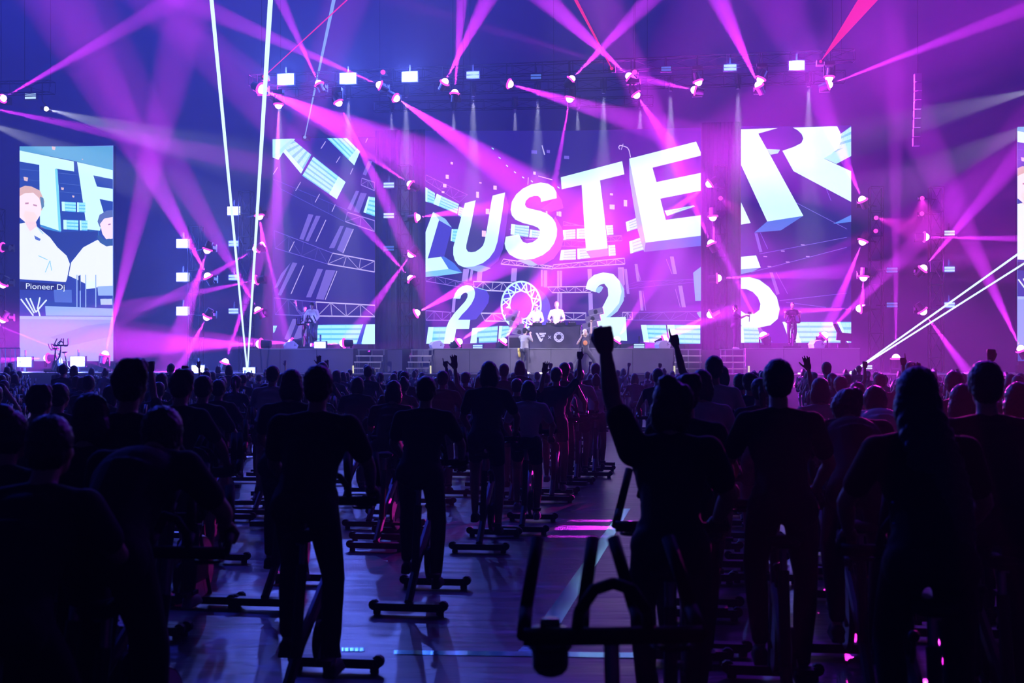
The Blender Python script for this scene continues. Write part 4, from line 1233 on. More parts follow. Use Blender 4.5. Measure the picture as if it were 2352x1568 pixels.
def figure(pose='stand', up=None, wd=1.0, hair='short', vox=0.013, over=None, sleeve=0.5, shorts=0.55, grip='grip', far=False, turn=0.0, armk=1.0):
    """returns {part name: mesh}; the body is one continuous surface"""
    J = {k: v for k, v in POSES[pose].items()}
    if over: J.update(over)
    modeL = modeR = grip
    dz = POSES[pose]['neck'][2]-1.64 if pose != 'floor' else -0.17
    if up:
        key, el, wr, md = UP[up]
        J[key] = ((el[0], el[1]+J['neck'][1]-0.24, el[2]+dz), (wr[0], wr[1]+J['neck'][1]-0.24, wr[2]+dz))
        if key == 'aL': modeL = md
        else: modeR = md
    hip, ch, nk, hd = (Vector(J[k]) for k in ('hip', 'chest', 'neck', 'head'))
    sp = (nk-hip).normalized()
    q = sp.to_track_quat('Z', 'Y')
    q = Quaternion((1, 0, 0), -math.atan2(sp.y, sp.z))
    shz = nk-sp*0.07
    sh = {s: shz+Vector((s*0.185*wd, -0.01, 0)) for s in (-1, 1)}
    hipj = {s: hip+Vector((s*0.095, 0, -0.03)) for s in (-1, 1)}
    def torso(mb, e):
        mb.ball(hip+sp*0.02, (0.165*wd+e, 0.115+e, 0.13+e), 16, 10, q)
        mb.cyl(hip, ch, 0.135*wd+e, 0.14*wd+e, 14)
        mb.ball(hip.lerp(ch, 0.5), (0.14*wd+e, 0.105+e, 0.14+e), 16, 10, q)
        mb.ball(ch, (0.168*wd+e, 0.115+e, 0.17+e), 16, 10, q)
        mb.ball(shz-sp*0.05, (0.185*wd+e, 0.095+e, 0.09+e), 16, 10, q)
        for s in (-1, 1):
            mb.ball(sh[s], (0.062+e, 0.062+e, 0.062+e), 12, 8)
            limb(mb, [nk-sp*0.02, sh[s]+Vector((0, 0, 0.01))], [0.055+e*0.6, 0.05+e*0.6], 10)
            mb.ball(hipj[s]+Vector((0, -0.045, -0.01)), (0.09+e, 0.10+e, 0.10+e), 12, 8)
    body = MB()
    torso(body, 0.0)
    limb(body, [nk-sp*0.04, nk.lerp(hd, 0.7)], [0.058, 0.052], 12)
    hq = Quaternion((0, 0, 1), turn)
    HB = lambda x, y, z: hd + hq @ Vector((x, y, z))
    body.ball(HB(0, -0.01, 0.02), (0.076, 0.096, 0.098), 18, 12, hq)
    body.ball(HB(0, 0.022, -0.05), (0.058, 0.068, 0.068), 16, 10, hq)
    body.ball(HB(0, 0.055, -0.095), (0.026, 0.024, 0.02), 10, 6)
    body.cyl(HB(0, 0.085, 0.02), HB(0, 0.112, -0.025), 0.008, 0.017, 8)
    body.ball(HB(0, 0.078, -0.06), (0.024, 0.014, 0.009), 10, 6, hq)
    body.ball(HB(0, 0.078, 0.032), (0.05, 0.018, 0.012), 12, 6, hq)
    for s in (-1, 1):
        body.ball(HB(s*0.079, -0.005, -0.012), (0.011, 0.02, 0.032), 10, 8)
        body.ball(HB(s*0.04, 0.062, -0.02), (0.024, 0.022, 0.024), 10, 6)
    arms = {-1: J['aL'], 1: J['aR']}
    legs = {-1: J['lL'], 1: J['lR']}
    hands = None
    for s in (-1, 1):
        el, wr = Vector(arms[s][0]), Vector(arms[s][1])
        limb(body, [sh[s], sh[s].lerp(el, 0.5), el, el.lerp(wr, 0.3), wr], [0.056*wd*armk, 0.050*wd*armk, 0.040*armk, 0.042*armk, 0.027*armk], 12)
        kn, an = Vector(legs[s][0]), Vector(legs[s][1])
        limb(body, [hipj[s], hipj[s].lerp(kn, 0.45), kn, kn.lerp(an, 0.3)+Vector((0, -0.012, 0)), an], [0.092, 0.080, 0.056, 0.057, 0.036], 12)
        limb(body, [an+Vector((0, -0.02, -0.04)), an+Vector((0, 0.15, -0.065))], [0.036, 0.028], 10)
        md = modeL if s < 0 else modeR
        ax = (wr-el).normalized()
        if md in ('grip', 'relax'):
            ax = (ax+Vector((0, 0.5, -0.2))).normalized()
            pn = Vector((0, -0.2, -1))
        else:
            pn = Vector((0, 1, 0.0))
        if far and md == 'grip':
            body.ball(wr+ax*0.05, (0.045, 0.05, 0.035), 10, 6)
        else:
            hm = blob_mesh(hand(wr, ax, pn, -s, md, armk if not far else 1.15), 0.0065 if not far else 0.010, 2, 'hand')
            hands = hm if hands is None else join_mesh(hands, hm)
    out = {}
    bm_ = blob_mesh(body, vox, 3)
    if hands is not None: join_mesh(bm_, hands)
    out['body'] = bm_
    # clothes
    mb = MB()
    torso(mb, 0.013)
    for s in (-1, 1):
        el, wr = Vector(arms[s][0]), Vector(arms[s][1])
        p = sh[s].lerp(el, min(1, sleeve*1.3))
        pts = [sh[s], p]
        rs = [0.072*wd*armk, 0.062*wd*armk]
        if sleeve > 0.8:
            pts = [sh[s], el, el.lerp(wr, 0.75)]
            rs = [0.073*wd, 0.058, 0.044]
        limb(mb, pts, rs, 12)
    out['shirt'] = blob_mesh(mb, vox*1.05, 3, 'shirt')
    mb = MB()
    e = 0.012
    mb.ball(hip+sp*0.0, (0.172*wd+e, 0.122+e, 0.12+e), 16, 10, q)
    for s in (-1, 1):
        kn, an = Vector(legs[s][0]), Vector(legs[s][1])
        mb.ball(hipj[s]+Vector((0, -0.045, -0.01)), (0.095+e, 0.105+e, 0.10+e), 12, 8)
        if shorts <= 1: limb(mb, [hipj[s], hipj[s].lerp(kn, shorts)], [0.105, 0.085 if shorts < 0.9 else 0.07], 12)
        else: limb(mb, [hipj[s], hipj[s].lerp(kn, 0.5), kn, kn.lerp(an, 0.3)+Vector((0, -0.012, 0)), an+Vector((0, 0, 0.03))], [0.102, 0.09, 0.068, 0.068, 0.05], 12)
    out['shorts' if shorts <= 1 else 'trousers'] = blob_mesh(mb, vox*1.05, 3, 'shorts')
    for s in (-1, 1):
        an = Vector(legs[s][1])
        mb = MB()
        limb(mb, [an+Vector((0, -0.035, -0.055)), an+Vector((0, 0.06, -0.06)), an+Vector((0, 0.16, -0.072))], [0.044, 0.043, 0.034], 10)
        mb.box(an.x-0.04, an.y-0.075, an.z-0.115, an.x+0.04, an.y+0.19, an.z-0.09)
        out['shoe' if s < 0 else 'shoe.R'] = blob_mesh(mb, max(0.012, vox), 2, 'shoe')
    # hair
    hm = MB()
    hm.ball(HB(0, -0.022, 0.035), (0.088, 0.100, 0.102), 18, 12, hq)
    hm.ball(HB(0, -0.055, -0.01), (0.078, 0.066, 0.085), 16, 10, hq)
    if hair == 'bushy':
        for i in range(14):
            a = i*2.4
            hm.ball(HB(0.06*math.cos(a), -0.03+0.05*math.sin(a), 0.06+0.045*math.sin(a*1.7)), (0.042, 0.042, 0.042), 8, 6)
    if hair in ('bob', 'long', 'bun2'):
        hm.ball(HB(0, -0.035, -0.05), (0.105, 0.085, 0.13), 16, 10, hq)
    if hair == 'long':
        b0 = HB(0, -0.06, -0.06)
        back = Vector((0.10, -0.26, -0.62))
        for k_ in range(12):
            t = k_/11
            hm.ball(b0+back*t+Vector((0.0, -0.05*math.sin(t*3), 0)), (0.105+0.035*math.sin(t*2.6)-0.05*t*t, 0.05, 0.09), 14, 8)
    if hair == 'bun':
        hm.ball(HB(0, -0.075, 0.125), (0.045, 0.045, 0.042), 12, 8)
    if hair == 'bun2':
        hm.ball(HB(-0.015, -0.05, 0.12), (0.05, 0.045, 0.04), 12, 8)
        hm.ball(HB(0.07, -0.05, 0.03), (0.05, 0.06, 0.08), 12, 8)
    if hair == 'pony':
        hm.ball(HB(0, -0.11, 0.05), (0.03, 0.03, 0.03), 10, 6)
        limb(hm, [HB(0, -0.12, 0.05), HB(0.01, -0.17, -0.02), HB(0.02, -0.15, -0.16), HB(0.03, -0.12, -0.24)], [0.024, 0.036, 0.03, 0.012], 10)
    hme = blob_mesh(hm, max(0.0095, vox*0.8), 2, 'hair')
    rr = random.Random(3)
    face_n = hq @ Vector((0, 1, 0))
    bm2 = bmesh.new()
    bm2.from_mesh(hme)
    dele = []
    for v in bm2.verts:
        rel = v.co-hd
        fy = rel.dot(face_n)
        if fy > 0.035 and rel.z < 0.055+0.2*(fy-0.035): dele.append(v)
        else: v.co += v.normal*rr.uniform(-0.002, 0.006)
    bmesh.ops.delete(bm2, geom=dele, context='VERTS')
    bm2.to_mesh(hme)
    bm2.free()
    out['hair'] = hme
    if hair == 'cap':
        cm = MB()
        cm.ball(HB(0, -0.015, 0.045), (0.094, 0.108, 0.092), 18, 12, hq)
        cm.box(-0.07, 0.07, 0.045, 0.07, 0.19, 0.06, Matrix.Translation(hd) @ hq.to_matrix().to_4x4())
        out['cap'] = blob_mesh(cm, 0.011, 2, 'cap')
    top = max(v.co.z for v in hme.vertices)
    return out, Vector((hd.x, hd.y, top))

def face_bits(root, hd, turn=0.0):
    hq = Quaternion((0, 0, 1), turn)
    for s in (-1, 1):
        MB().ball(hd+hq @ Vector((s*0.03, 0.083, 0.0)), (0.014, 0.009, 0.008), 8, 6).build('eye', M['eye'], root, True)
        MB().ball(hd+hq @ Vector((s*0.03, 0.091, 0.0)), (0.006, 0.004, 0.006), 8, 6).build('iris', M['hair'], root, True)
    MB().ball(hd+hq @ Vector((0, 0.09, -0.06)), (0.022, 0.008, 0.006), 8, 6).build('lips', M['orange'], root, True)

MATS = dict(body='skin', shirt='c1', shorts='c1', trousers='c1', shoe='c3', hair='hair', cap='c1')
def person(fig, loc, rz, scale, label, group=None, mats=None, name='person'):
    parts, top = fig
    mm = dict(MATS)
    if mats: mm.update(mats)
    root = bpy.data.objects.new(name, parts['body'])
    COL.objects.link(root)
    root.location = loc
    root.rotation_euler = (0, 0, rz)
    root.scale = scale if isinstance(scale, tuple) else (scale,)*3
    tag(root, label, 'person', group)
    for nm, me in parts.items():
        key = nm.split('.')[0]
        if nm != 'body':
            o = bpy.data.objects.new(key, me)
            COL.objects.link(o)
            o.parent = root
        else:
            o = root
        if not me.materials: me.materials.append(M['black'])
        o.material_slots[0].link = 'OBJECT'
        o.material_slots[0].material = M[mm[key]]
    return root

# ------------------------------------------------------------------ spin bike
def make_bike(label, detail=True):
    root = empty('spin_bike', (0, 0, 0), label, 'exercise bike')
    for y, nm in ((-0.42, 'rear_base_bar'), (0.68, 'front_base_bar')):
        o = MB().box(-0.27, y-0.045, 0.03, 0.27, y+0.045, 0.09).build(nm, M['steel'], root)
        for s in (-1, 1):
            MB().cyl((s*0.25, y, 0.0), (s*0.25, y, 0.035), 0.03, n=10).build('levelling_foot', M['plastic'], o)
            MB().cyl((s*0.275, y-0.02, 0.07), (s*0.275, y+0.02, 0.07), 0.04, n=10).build('end_cap', M['plastic'], o)
    MB().path([(0, -0.42, 0.09), (0, -0.1, 0.34), (0, 0.45, 0.62), (0, 0.68, 0.09)], 0.035).cyl((0, -0.18, 0.28), (0, -0.05, 0.80), 0.032, n=10).cyl((0, 0.45, 0.6), (0, 0.56, 0.9), 0.032, n=10).build('frame', M['steel'], root)
    MB().cyl((0, -0.05, 0.70), (0, -0.02, 0.93), 0.022, n=10).box(-0.02, -0.1, 0.92, 0.02, 0.1, 0.945).build('seat_post', M['chrome'], root)
    mb = MB()
    mb.ball((0, -0.07, 0.965), (0.10, 0.11, 0.035), 14, 8)
    mb.ball((0, 0.06, 0.965), (0.035, 0.13, 0.028), 12, 8)
    link('saddle', mb.mesh('saddle', M['saddle'], True), root)
    fw = MB().cyl((-0.02, 0.52, 0.33), (0.02, 0.52, 0.33), 0.235, n=32).build('flywheel', M['chrome'], root)
    MB().ring((0, 0.52, 0.33), (1, 0, 0), 0.232, 0.022, 28, 6).build('rim', M['steel'], fw)
    MB().cyl((0.05, 0.1, 0.33), (0.075, 0.1, 0.33), 0.12, n=20).box(0.05, 0.1, 0.25, 0.075, 0.5, 0.41).build('chain_guard', M['plastic'], root)
    MB().cyl((0, 0.56, 0.85), (0, 0.60, 1.08), 0.026, n=10).build('handlebar_post', M['chrome'], root)
    hb = MB()
    hb.path([(-0.29, 0.56, 1.10), (0.29, 0.56, 1.10)], 0.03)
    for s in (-1, 1):
        hb.path([(s*0.29, 0.56, 1.10), (s*0.275, 0.66, 1.17), (s*0.225, 0.80, 1.38)], 0.023)
        hb.path([(s*0.10, 0.57, 1.10), (s*0.085, 0.66, 1.17), (s*0.035, 0.80, 1.38)], 0.023)
    hb.path([(-0.12, 0.56, 1.10), (-0.11, 0.56, 1.18), (-0.06, 0.56, 1.25), (0.0, 0.56, 1.27), (0.06, 0.56, 1.25), (0.11, 0.56, 1.18), (0.12, 0.56, 1.10)], 0.020)
    hb.build('handlebar', M['saddle'], root, True)
    MB().ring((-0.2, 0.60, 1.06), (0, 0, 1), 0.062, 0.01, 16, 6).ring((0.2, 0.60, 1.06), (0, 0, 1), 0.062, 0.01, 16, 6).build('bottle_holder', M['steel'], root)
    for s, ang in ((-1, 0.9), (1, 0.9+PI)):
        ax = Vector((s*0.06, 0.1, 0.33))
        e = ax+Vector((s*0.02, 0.15*math.cos(ang), 0.13*math.sin(ang)))
        cr = MB().cyl(ax, e, 0.014, n=8).build('crank', M['chrome'], root)
        MB().box(min(e.x, e.x+s*0.09), e.y-0.05, e.z-0.015, max(e.x, e.x+s*0.09), e.y+0.05, e.z+0.015).build('pedal', M['plastic'], cr)
    MB().cyl((0, 0.40, 0.62), (0, 0.36, 0.74), 0.012, n=8).ball((0, 0.36, 0.75), (0.028, 0.028, 0.028), 10, 6).build('resistance_knob', M['plastic'], root)
    return root

bike0 = make_bike('black spin bike standing empty with its horned handlebar up, nearest the camera')
RIDE = RZ*1.0
def place_bike(o, X, Y, rz=RIDE, scale=1.0):
    o.location = (X, Y, 0)
    o.rotation_euler = (0, 0, rz)
    o.scale = (scale,)*3
# the empty bike whose handlebar fills the lower middle
place_bike(bike0, 0.36, 3.38, 0.06, 1.0)
bot = MB().cyl((0, 0, 0), (0, 0, 0.12), 0.06, 0.06, 16).ball((0, 0, 0.0), (0.06, 0.06, 0.04), 14, 8).cyl((0, 0, 0.12), (0, 0, 0.15), 0.035, 0.03, 12).build('drink_bottle', M['bottle'], None, True)
bot.location = (0.07, 3.88, 1.02)
bot.location = bike0.matrix_basis @ Vector((-0.2, 0.60, 1.0))
tag(bot, 'dark drink bottle in the holder of the nearest empty bike', 'bottle')

def bike_mesh():
    """the same bike as one light mesh for far rows"""
    bm = bmesh.new()
    def rec(o, mtx):
        m = mtx @ o.matrix_basis if o is not bike0 else Matrix.Identity(4)
        if o.type == 'MESH' and o.name.split('.')[0] not in ('levelling_foot', 'resistance_knob', 'bottle_holder', 'rim', 'end_cap'):
            tmp = o.data.copy()
            tmp.transform(m)
            bm.from_mesh(tmp)
            bpy.data.meshes.remove(tmp)
        for c_ in o.children: rec(c_, m)
    rec(bike0, Matrix.Identity(4))
    me = bpy.data.meshes.new('far_bike')
    bm.to_mesh(me)
    bm.free()
    me.materials.append(M['steel'])
    return me
FARBIKE = bike_mesh()

# ---- near and middle riders, one by one
FIGS = {}
def fig(*key, **kw):
    k = (key, tuple(sorted((a, str(b_)) for a, b_ in kw.items())))
    if k not in FIGS: FIGS[k] = figure(*key, **kw)
    return FIGS[k]

OCC = []
def rider(px, top, Y, f, label, mats=None, group=None, bike=True, rz=None, wide=1.0, biketxt=None):
    """px, top: where the crown of the head stands in the photograph; Y: distance of the head"""
    rz = RIDE if rz is None else rz
    hpos = P(px, top, Y)
    off = Matrix.Rotation(rz, 3, 'Z') @ Vector((f[1].x, f[1].y, 0))
    sz = hpos.z/f[1].z
    sz = max(0.80, min(1.12, sz))
    loc = Vector((hpos.x-off.x, hpos.y-off.y, 0))
    r = person(f, loc, rz, (wide*(0.5+0.5*sz), 0.5+0.5*sz, sz), label, group, mats)
    OCC.append((loc.x, loc.y))
    if bike:
        b_ = copy_tree(bike0)
        place_bike(b_, loc.x, loc.y, rz)
        b_['label'] = 'spin bike under the ' + ' '.join(label.split()[:12])
        b_['group'] = 'ridden spin bikes'
    return r

NEAR = [
 # px, top, Y, pose, up, hair, extra, label
 (302, 820, 6.6, 'stand', None, 'bushy', dict(), 'person with a round bushy head of hair, black top'),
 (733, 836, 7.4, 'stand', None, 'short', dict(wd=1.12), 'broad-shouldered person in black standing tall by the aisle'),
 (980, 862, 10.2, 'stand', None, 'short', dict(wd=1.05), 'person in dark shirt alone on the open floor edge'),
 (1124, 828, 13.2, 'stand', None, 'bob', dict(), 'person with smooth bobbed hair directly before the booth'),
 (1540, 858, 6.2, 'stand', 'fistL', 'bun2', dict(armk=1.2), 'person with one fist punched high, hair in a bun'),
 (1787, 822, 7.2, 'stand', None, 'short', dict(), 'short-haired person in a black T-shirt below the R screen'),
 (2105, 838, 5.4, 'stand', None, 'long', dict(), 'person with very long dark hair down the back, sequinned top'),
 (2262, 826, 6.5, 'stand', None, 'short', dict(wd=1.08), 'tall short-haired person next to the long-haired rider'),
 (1945, 888, 8.0, 'bent', None, 'bushy', dict(), 'person bent low over the bars before the long-haired rider'),
 (1640, 815, 12.2, 'stand', 'pointL', 'short', dict(), 'short-haired person pointing a finger up, pink light on the back'),
 (1612, 847, 10.4, 'stand', None, 'bob', dict(), 'person with a pink-rimmed crown beside the pointing rider'),
 (2336, 876, 8.2, 'stand', None, 'bob', dict(), 'person with reddish hair at the picture edge'),
 (628, 838, 16.0, 'stand', None, 'short', dict(), 'tall slim person at the aisle edge under the level pink beam'),
 (672, 846, 10.4, 'stand', None, 'bob', dict(), 'person half hidden beside the broad-shouldered rider'),
 (420, 846, 9.4, 'stand', None, 'bushy', dict(), 'second bushy-haired rider, just behind the first')
 ,(418, 884, 13.0, 'seat', 'fistL', 'short', dict(), 'seated person with a small raised fist beyond the bushy-haired riders'),
 (212, 900, 6.4, 'seat', None, 'bob', dict(), 'seated person low and dark beside the bushy-haired rider'),
 (95, 880, 8.8, 'stand', None, 'bushy', dict(), 'person with tousled hair below the portrait screen'),
 (140, 878, 10.6, 'stand', None, 'short', dict(), 'person half seen behind the tousled-haired rider'),
 (28, 925, 6.0, 'seat', None, 'bun', dict(), 'seated person with a small bun at the picture corner'),
 (470, 860, 11.5, 'stand', None, 'short', dict(), 'person leaning on the bars near the free tower'),
 (120, 950, 4.9, 'seat', None, 'short', dict(wd=1.1), 'stocky seated person, darkest of the nearest row'),
 (372, 930, 5.6, 'bent', None, 'short', dict(), 'person crouched forward in front of the bushy-haired rider'),
 (1188, 868, 17.0, 'stand', 'openR', 'short', dict(), 'person waving an open hand beside the bobbed rider'),
 (1215, 872, 14.5, 'stand', None, 'bob', dict(), 'person with bright pink-lit calf beside the bobbed rider'),
 (1278, 842, 17.5, 'stand', 'pointR', 'short', dict(), 'person pointing straight up towards the booth'),
 (1330, 845, 20.0, 'stand', None, 'short', dict(), 'person below the singer, edge-lit in pink'),
 (1070, 853, 21.0, 'stand', 'pointL', 'short', dict(), 'person raising one finger before the skirted block'),
 (1018, 850, 17.2, 'stand', None, 'short', dict(wd=1.05), 'person in grey-blue light between booth stairs and numeral'),
 (930, 851, 21.5, 'stand', None, 'short', dict(), 'person below the stairs nearest the booth'),
 (823, 864, 17.5, 'stand', None, 'bob', dict(), 'person with rounded hair below the first stairs'),
 (883, 906, 15.0, 'seat', None, 'bun', dict(), 'seated person sitting lowest in the middle gap'),
 (905, 872, 14.0, 'seat', None, 'bob', dict(), 'seated person leaning between the two aisle riders'),
 (1370, 857, 21.0, 'stand', None, 'bun', dict(), 'person behind the raised fist with a small pink ear glint'),
 (1575, 855, 7.6, 'stand', None, 'bushy', dict(), 'person half hidden behind the fist-raising rider'),
 (1883, 866, 12.0, 'stand', None, 'bob', dict(), 'person with pink-edged bob beyond the short-haired rider'),
 (1745, 866, 11.5, 'stand', None, 'pony', dict(), 'person with a ponytail peeping beside the short-haired rider'),
 (1930, 862, 15.0, 'stand', 'openL', 'short', dict(), 'person with a raised hand glowing pink, below the R screen'),
 (1700, 856, 15.0, 'stand', None, 'short', dict(), 'person close behind the pointing rider'),
 (1722, 854, 14.0, 'stand', None, 'cap', dict(), 'person in a cap behind the pointing rider'),
 (1968, 876, 13.4, 'stand', None, 'short', dict(), 'person with a pink glint on the crown, near the laser foot'),
 (2010, 884, 9.6, 'bent', None, 'short', dict(), 'person crouching, light cloth on the shoulder beside long hair'),
 (2020, 856, 17.0, 'stand', 'pointR', 'short', dict(), 'person with one arm up by the floor laser'),
 (2190, 850, 11.6, 'stand', 'fistR', 'short', dict(), 'person with a fist up beyond the long-haired rider'),
 (2210, 880, 8.8, 'seat', None, 'bob', dict(), 'seated person between long-haired and tall rider'),
 (560, 858, 24.0, 'stand', None, 'short', dict(), 'person in blue light far down the side aisle'),
 (505, 870, 14.5, 'stand', None, 'short', dict(), 'person at the other edge of the side aisle'),
]
for (px, top, Y, pose, up, hair, ex, label) in NEAR:
    near = Y < 9
    kw = dict(up=up, hair=hair, vox=0.013 if near else 0.017)
    kw.update(ex)
    if Y < 11: kw['shorts'] = 1.2
    if pose == 'stand' and up == 'fistL' and near:
        kw['over'] = None
    f = fig(pose, **kw)
    cl = random.choice(['c1', 'c2', 'c3', 'c4', 'c1'])
    mats = dict(shirt=cl, shorts=random.choice(['c1', 'c3']), shoe=random.choice(['c3', 'greyc', 'c3']))
    if near: mats['shirt'] = 'c1'
    mats['trousers'] = 'c1'
    if 'reddish' in label: mats['hair'] = 'redhair'
    if 'light cloth' in label or 'pink' in label: mats['shirt'] = 'greyc'
    r = rider(px, top, Y, f, label, mats)
    if 'very long' in label:
        mb = MB()
        rr = random.Random(5)
        for i in range(16):
            mb.ball((-0.10+rr.uniform(-0.05, 0.06), 0.04+rr.uniform(-0.005, 0.005), 1.25+rr.uniform(-0.12, 0.14)), (0.006, 0.004, 0.006), 6, 4)
        mb.build('sequins', M['sequin'], r)['kind'] = 'stuff'

# loose empty bikes beside the open floor
for X, Y, txt in ((-2.55, 9.2, 'empty spin bike parked in the side aisle next to the broad-shouldered rider'), (-1.35, 13.0, 'empty spin bike with blue-lit base beyond the broad-shouldered rider'), (1.35, 8.6, 'empty spin bike hidden in the dark beyond the fist-raising rider'),
                  (3.9, 4.9, 'empty spin bike low in the corner under the tall rider'), (-4.7, 12.2, 'empty spin bike with a pink status light in the side aisle')):
    b_ = copy_tree(bike0)
    place_bike(b_, X, Y)
    b_['label'] = txt
    OCC.append((X, Y))

# ---- far rows
FAR = []
for pose, up, hair, wd in (('seat', None, 'short', 1.0), ('seat', None, 'bob', 0.92), ('stand', None, 'short', 1.0), ('bent', None, 'short', 1.0), ('seat', None, 'bun', 0.92), ('seat', None, 'pony', 0.92), ('stand', None, 'bob', 0.92), ('seat', 'fistR', 'short', 1.0), ('seat', 'openL', 'bob', 0.95)):
    parts, top = figure(pose, up=up, hair=hair, wd=wd, vox=0.022, far=True)
    body = parts.pop('body')
    for nm in ('shirt', 'shorts', 'shoe', 'shoe.R'):
        parts.pop(nm)
    FAR.append((dict(body=body, hair=parts['hair']), top))
for k, (parts, top) in enumerate(FAR):
    # one mesh per far rider: skin above the collar and on the hands, dark sports cloth elsewhere
    me = parts['body']
    me.materials.append(M['skin'])
    me.materials.append(M['c2'] if k % 2 else M['c3'])
    for p in me.polygons:
        c_ = p.center
        head = (c_-Vector((0, top.y, top.z-0.17))).length < 0.17
        p.material_index = 0 if head or abs(c_.x) > 0.235 else 1
    parts['hair'].materials.append(M['hair'])
rr = random.Random(11)
def blocked(x, y):
    px = 1176+F*x/y
    if any((x-a)**2+(y-b_)**2 < 0.75 for a, b_ in OCC): return True
    if 548 < px < 598 and y < 30: return True                 # the side aisle
    if 1385 < px < 1450 and y < 26: return True               # the middle aisle
    if y < 15.5 and 1150 < px < 1450: return True
    if y < 12.6 and (px < 610 and px > 380 or 780 < px < 1480): return True
    return False
nf = 0
row = 0
y = 10.5
while y < 41.5:
    half = 2352/F*y/2
    x = -half-0.6
    while x < half+0.6:
        X = x+rr.uniform(-0.16, 0.16)
        Y = y-K*x+rr.uniform(-0.25, 0.25)
        x += 1.28 if y < 20 else 1.4
        if Y < 9.0 or Y > 42.0 or blocked(X, Y) or rr.random() < 0.05: continue
        w_ = rr.choices(range(9), [6, 6, 3 if y < 26 else 1, 2, 3, 3, 3 if y < 26 else 1, 1, 1])[0]
        parts, top = FAR[w_]
        o = bpy.data.objects.new('person', parts['body'])
        COL.objects.link(o)
        s = rr.uniform(0.93, 1.0)*(1.0 if y < 25 else 0.95)
        o.location = (X, Y, 0)
        o.rotation_euler = (0, 0, RZ+rr.uniform(-0.15, 0.15))
        o.scale = (s, s, s)
        desc = ['seated rider with short hair', 'seated rider with bobbed hair', 'rider standing on the pedals, short hair', 'rider bent flat over the bars', 'seated rider with hair in a bun', 'seated rider with a ponytail',
                'rider standing on the pedals, bobbed hair', 'seated rider with one fist raised', 'seated rider with an open hand raised'][w_]
        pxx = 1176+F*X/Y
        area = ['before the portrait screen', 'near the free tower', 'below the truss-picture screen', 'below the booth stairs', 'below the booth', 'below the middle screen end', 'below the R screen', 'beyond the floor laser'][sum(pxx > q for q in (270, 560, 870, 1130, 1400, 1650, 1960))]
        rowt = 'nearer rows' if y < 20 else ('middle rows' if y < 30 else 'farthest rows')
        tag(o, 'dark %s, %s %s' % (desc, rowt, area), 'person', '%s, %s %s' % (desc, rowt, area))
        h_ = bpy.data.objects.new('hair', parts['hair'])
        COL.objects.link(h_)
        h_.parent = o
        nf += 1
        if True:
            b_ = bpy.data.objects.new('spin_bike', FARBIKE)
            COL.objects.link(b_)
            b_.location = (X, Y, 0)
            b_.rotation_euler = (0, 0, o.rotation_euler.z)
            tag(b_, 'black spin bike under a shadowed rider, %s %s' % (rowt, area), 'exercise bike', 'spin bikes, %s %s' % (rowt, area))
    y += 1.9 if y < 22 else 2.3
    row += 1
print('far riders', nf)

# ------------------------------------------------------------------ people on stage (facing the hall)
FACE = RZ+PI
def stage_person(fk, px, d, z, height, label, mats, rz=FACE, faces=True):
    f = figure(**fk)
    sz = height/f[1].z
    off = Matrix.Rotation(rz, 3, 'Z') @ Vector((f[1].x, f[1].y, 0))*sz
    p = Sz(px, d, z)
    r = person(f, (p.x-off.x, p.y-off.y, z), rz, sz, label, None, mats)
    if faces:
        pz = POSES[fk['pose']]
        hd = Vector((fk.get('over') or {}).get('head', pz['head']))
        face_bits(r, hd, fk.get('turn', 0.0))
    return r
white = dict(body='paleskin', shirt='white', trousers='trousers', hair='brownhair')
bk = dict(aL=((-0.30, 0.12, 1.12), (-0.18, 0.36, 1.02)), aR=((0.30, 0.12, 1.12), (0.18, 0.36, 1.02)))
stage_person(dict(pose='floor', hair='short', sleeve=0.55, shorts=1.2, over=bk, grip='relax'), 1278, 3.6, DECK, S(1278, 692, 3.6).z-DECK, 'man in a loose white T-shirt standing behind the decks, arms down', white)
stage_person(dict(pose='floor', hair='cap', sleeve=0.55, shorts=1.2, over=bk, grip='relax', turn=0.25), 1231, 3.6, DECK, S(1231, 698, 3.6).z-DECK, 'man in a white shirt and cap behind the decks, next to the speaker stack', dict(white, cap='greyc'))
# photographer seen from behind/side
ph = dict(aL=((-0.24, 0.16, 1.24), (-0.08, 0.24, 1.56)), aR=((0.27, 0.14, 1.26), (0.10, 0.24, 1.56)))
z = LOW
pr = stage_person(dict(pose='floor', hair='cap', sleeve=0.6, shorts=1.2, over=ph, grip='relax'), 1206, 7.7, z, S(1206, 752, 7.7).z-z, 'photographer in a grey T-shirt holding a camera up, yellow cloth in the back pocket', dict(body='paleskin', shirt='greyc', trousers='trousers', cap='c1', shoe='pale'), rz=RZ-0.5, faces=False)
sc_ = pr.scale.x
def rest(pr, v): return pr.matrix_basis @ Vector(v)
cm = empty('photo_camera', rest(pr, (0, 0.25, 1.62)), 'black photo camera held up before the photographer\'s face', 'camera', RZ-0.5)
MB().box(-0.07, -0.04, -0.05, 0.07, 0.04, 0.05).build('body', M['plastic'], cm)
MB().cyl((0, 0.04, 0), (0, 0.15, 0), 0.04, n=12).build('lens', M['plastic'], cm)
MB().box(-0.03, -0.02, 0.05, 0.03, 0.03, 0.09).build('flash_unit', M['pale'], cm)
tw = MB().path([(0, 0, 0), (0.02, -0.02, -0.15), (0.05, -0.02, -0.34)], 0.05, 8).build('hand_towel', M['yellow'], None, True)
tw.location = rest(pr, (-0.17, -0.12, 0.98))
tw.rotation_euler.z = RZ-0.5
tag(tw, 'yellow hand towel hanging from the photographer\'s back pocket', 'towel')
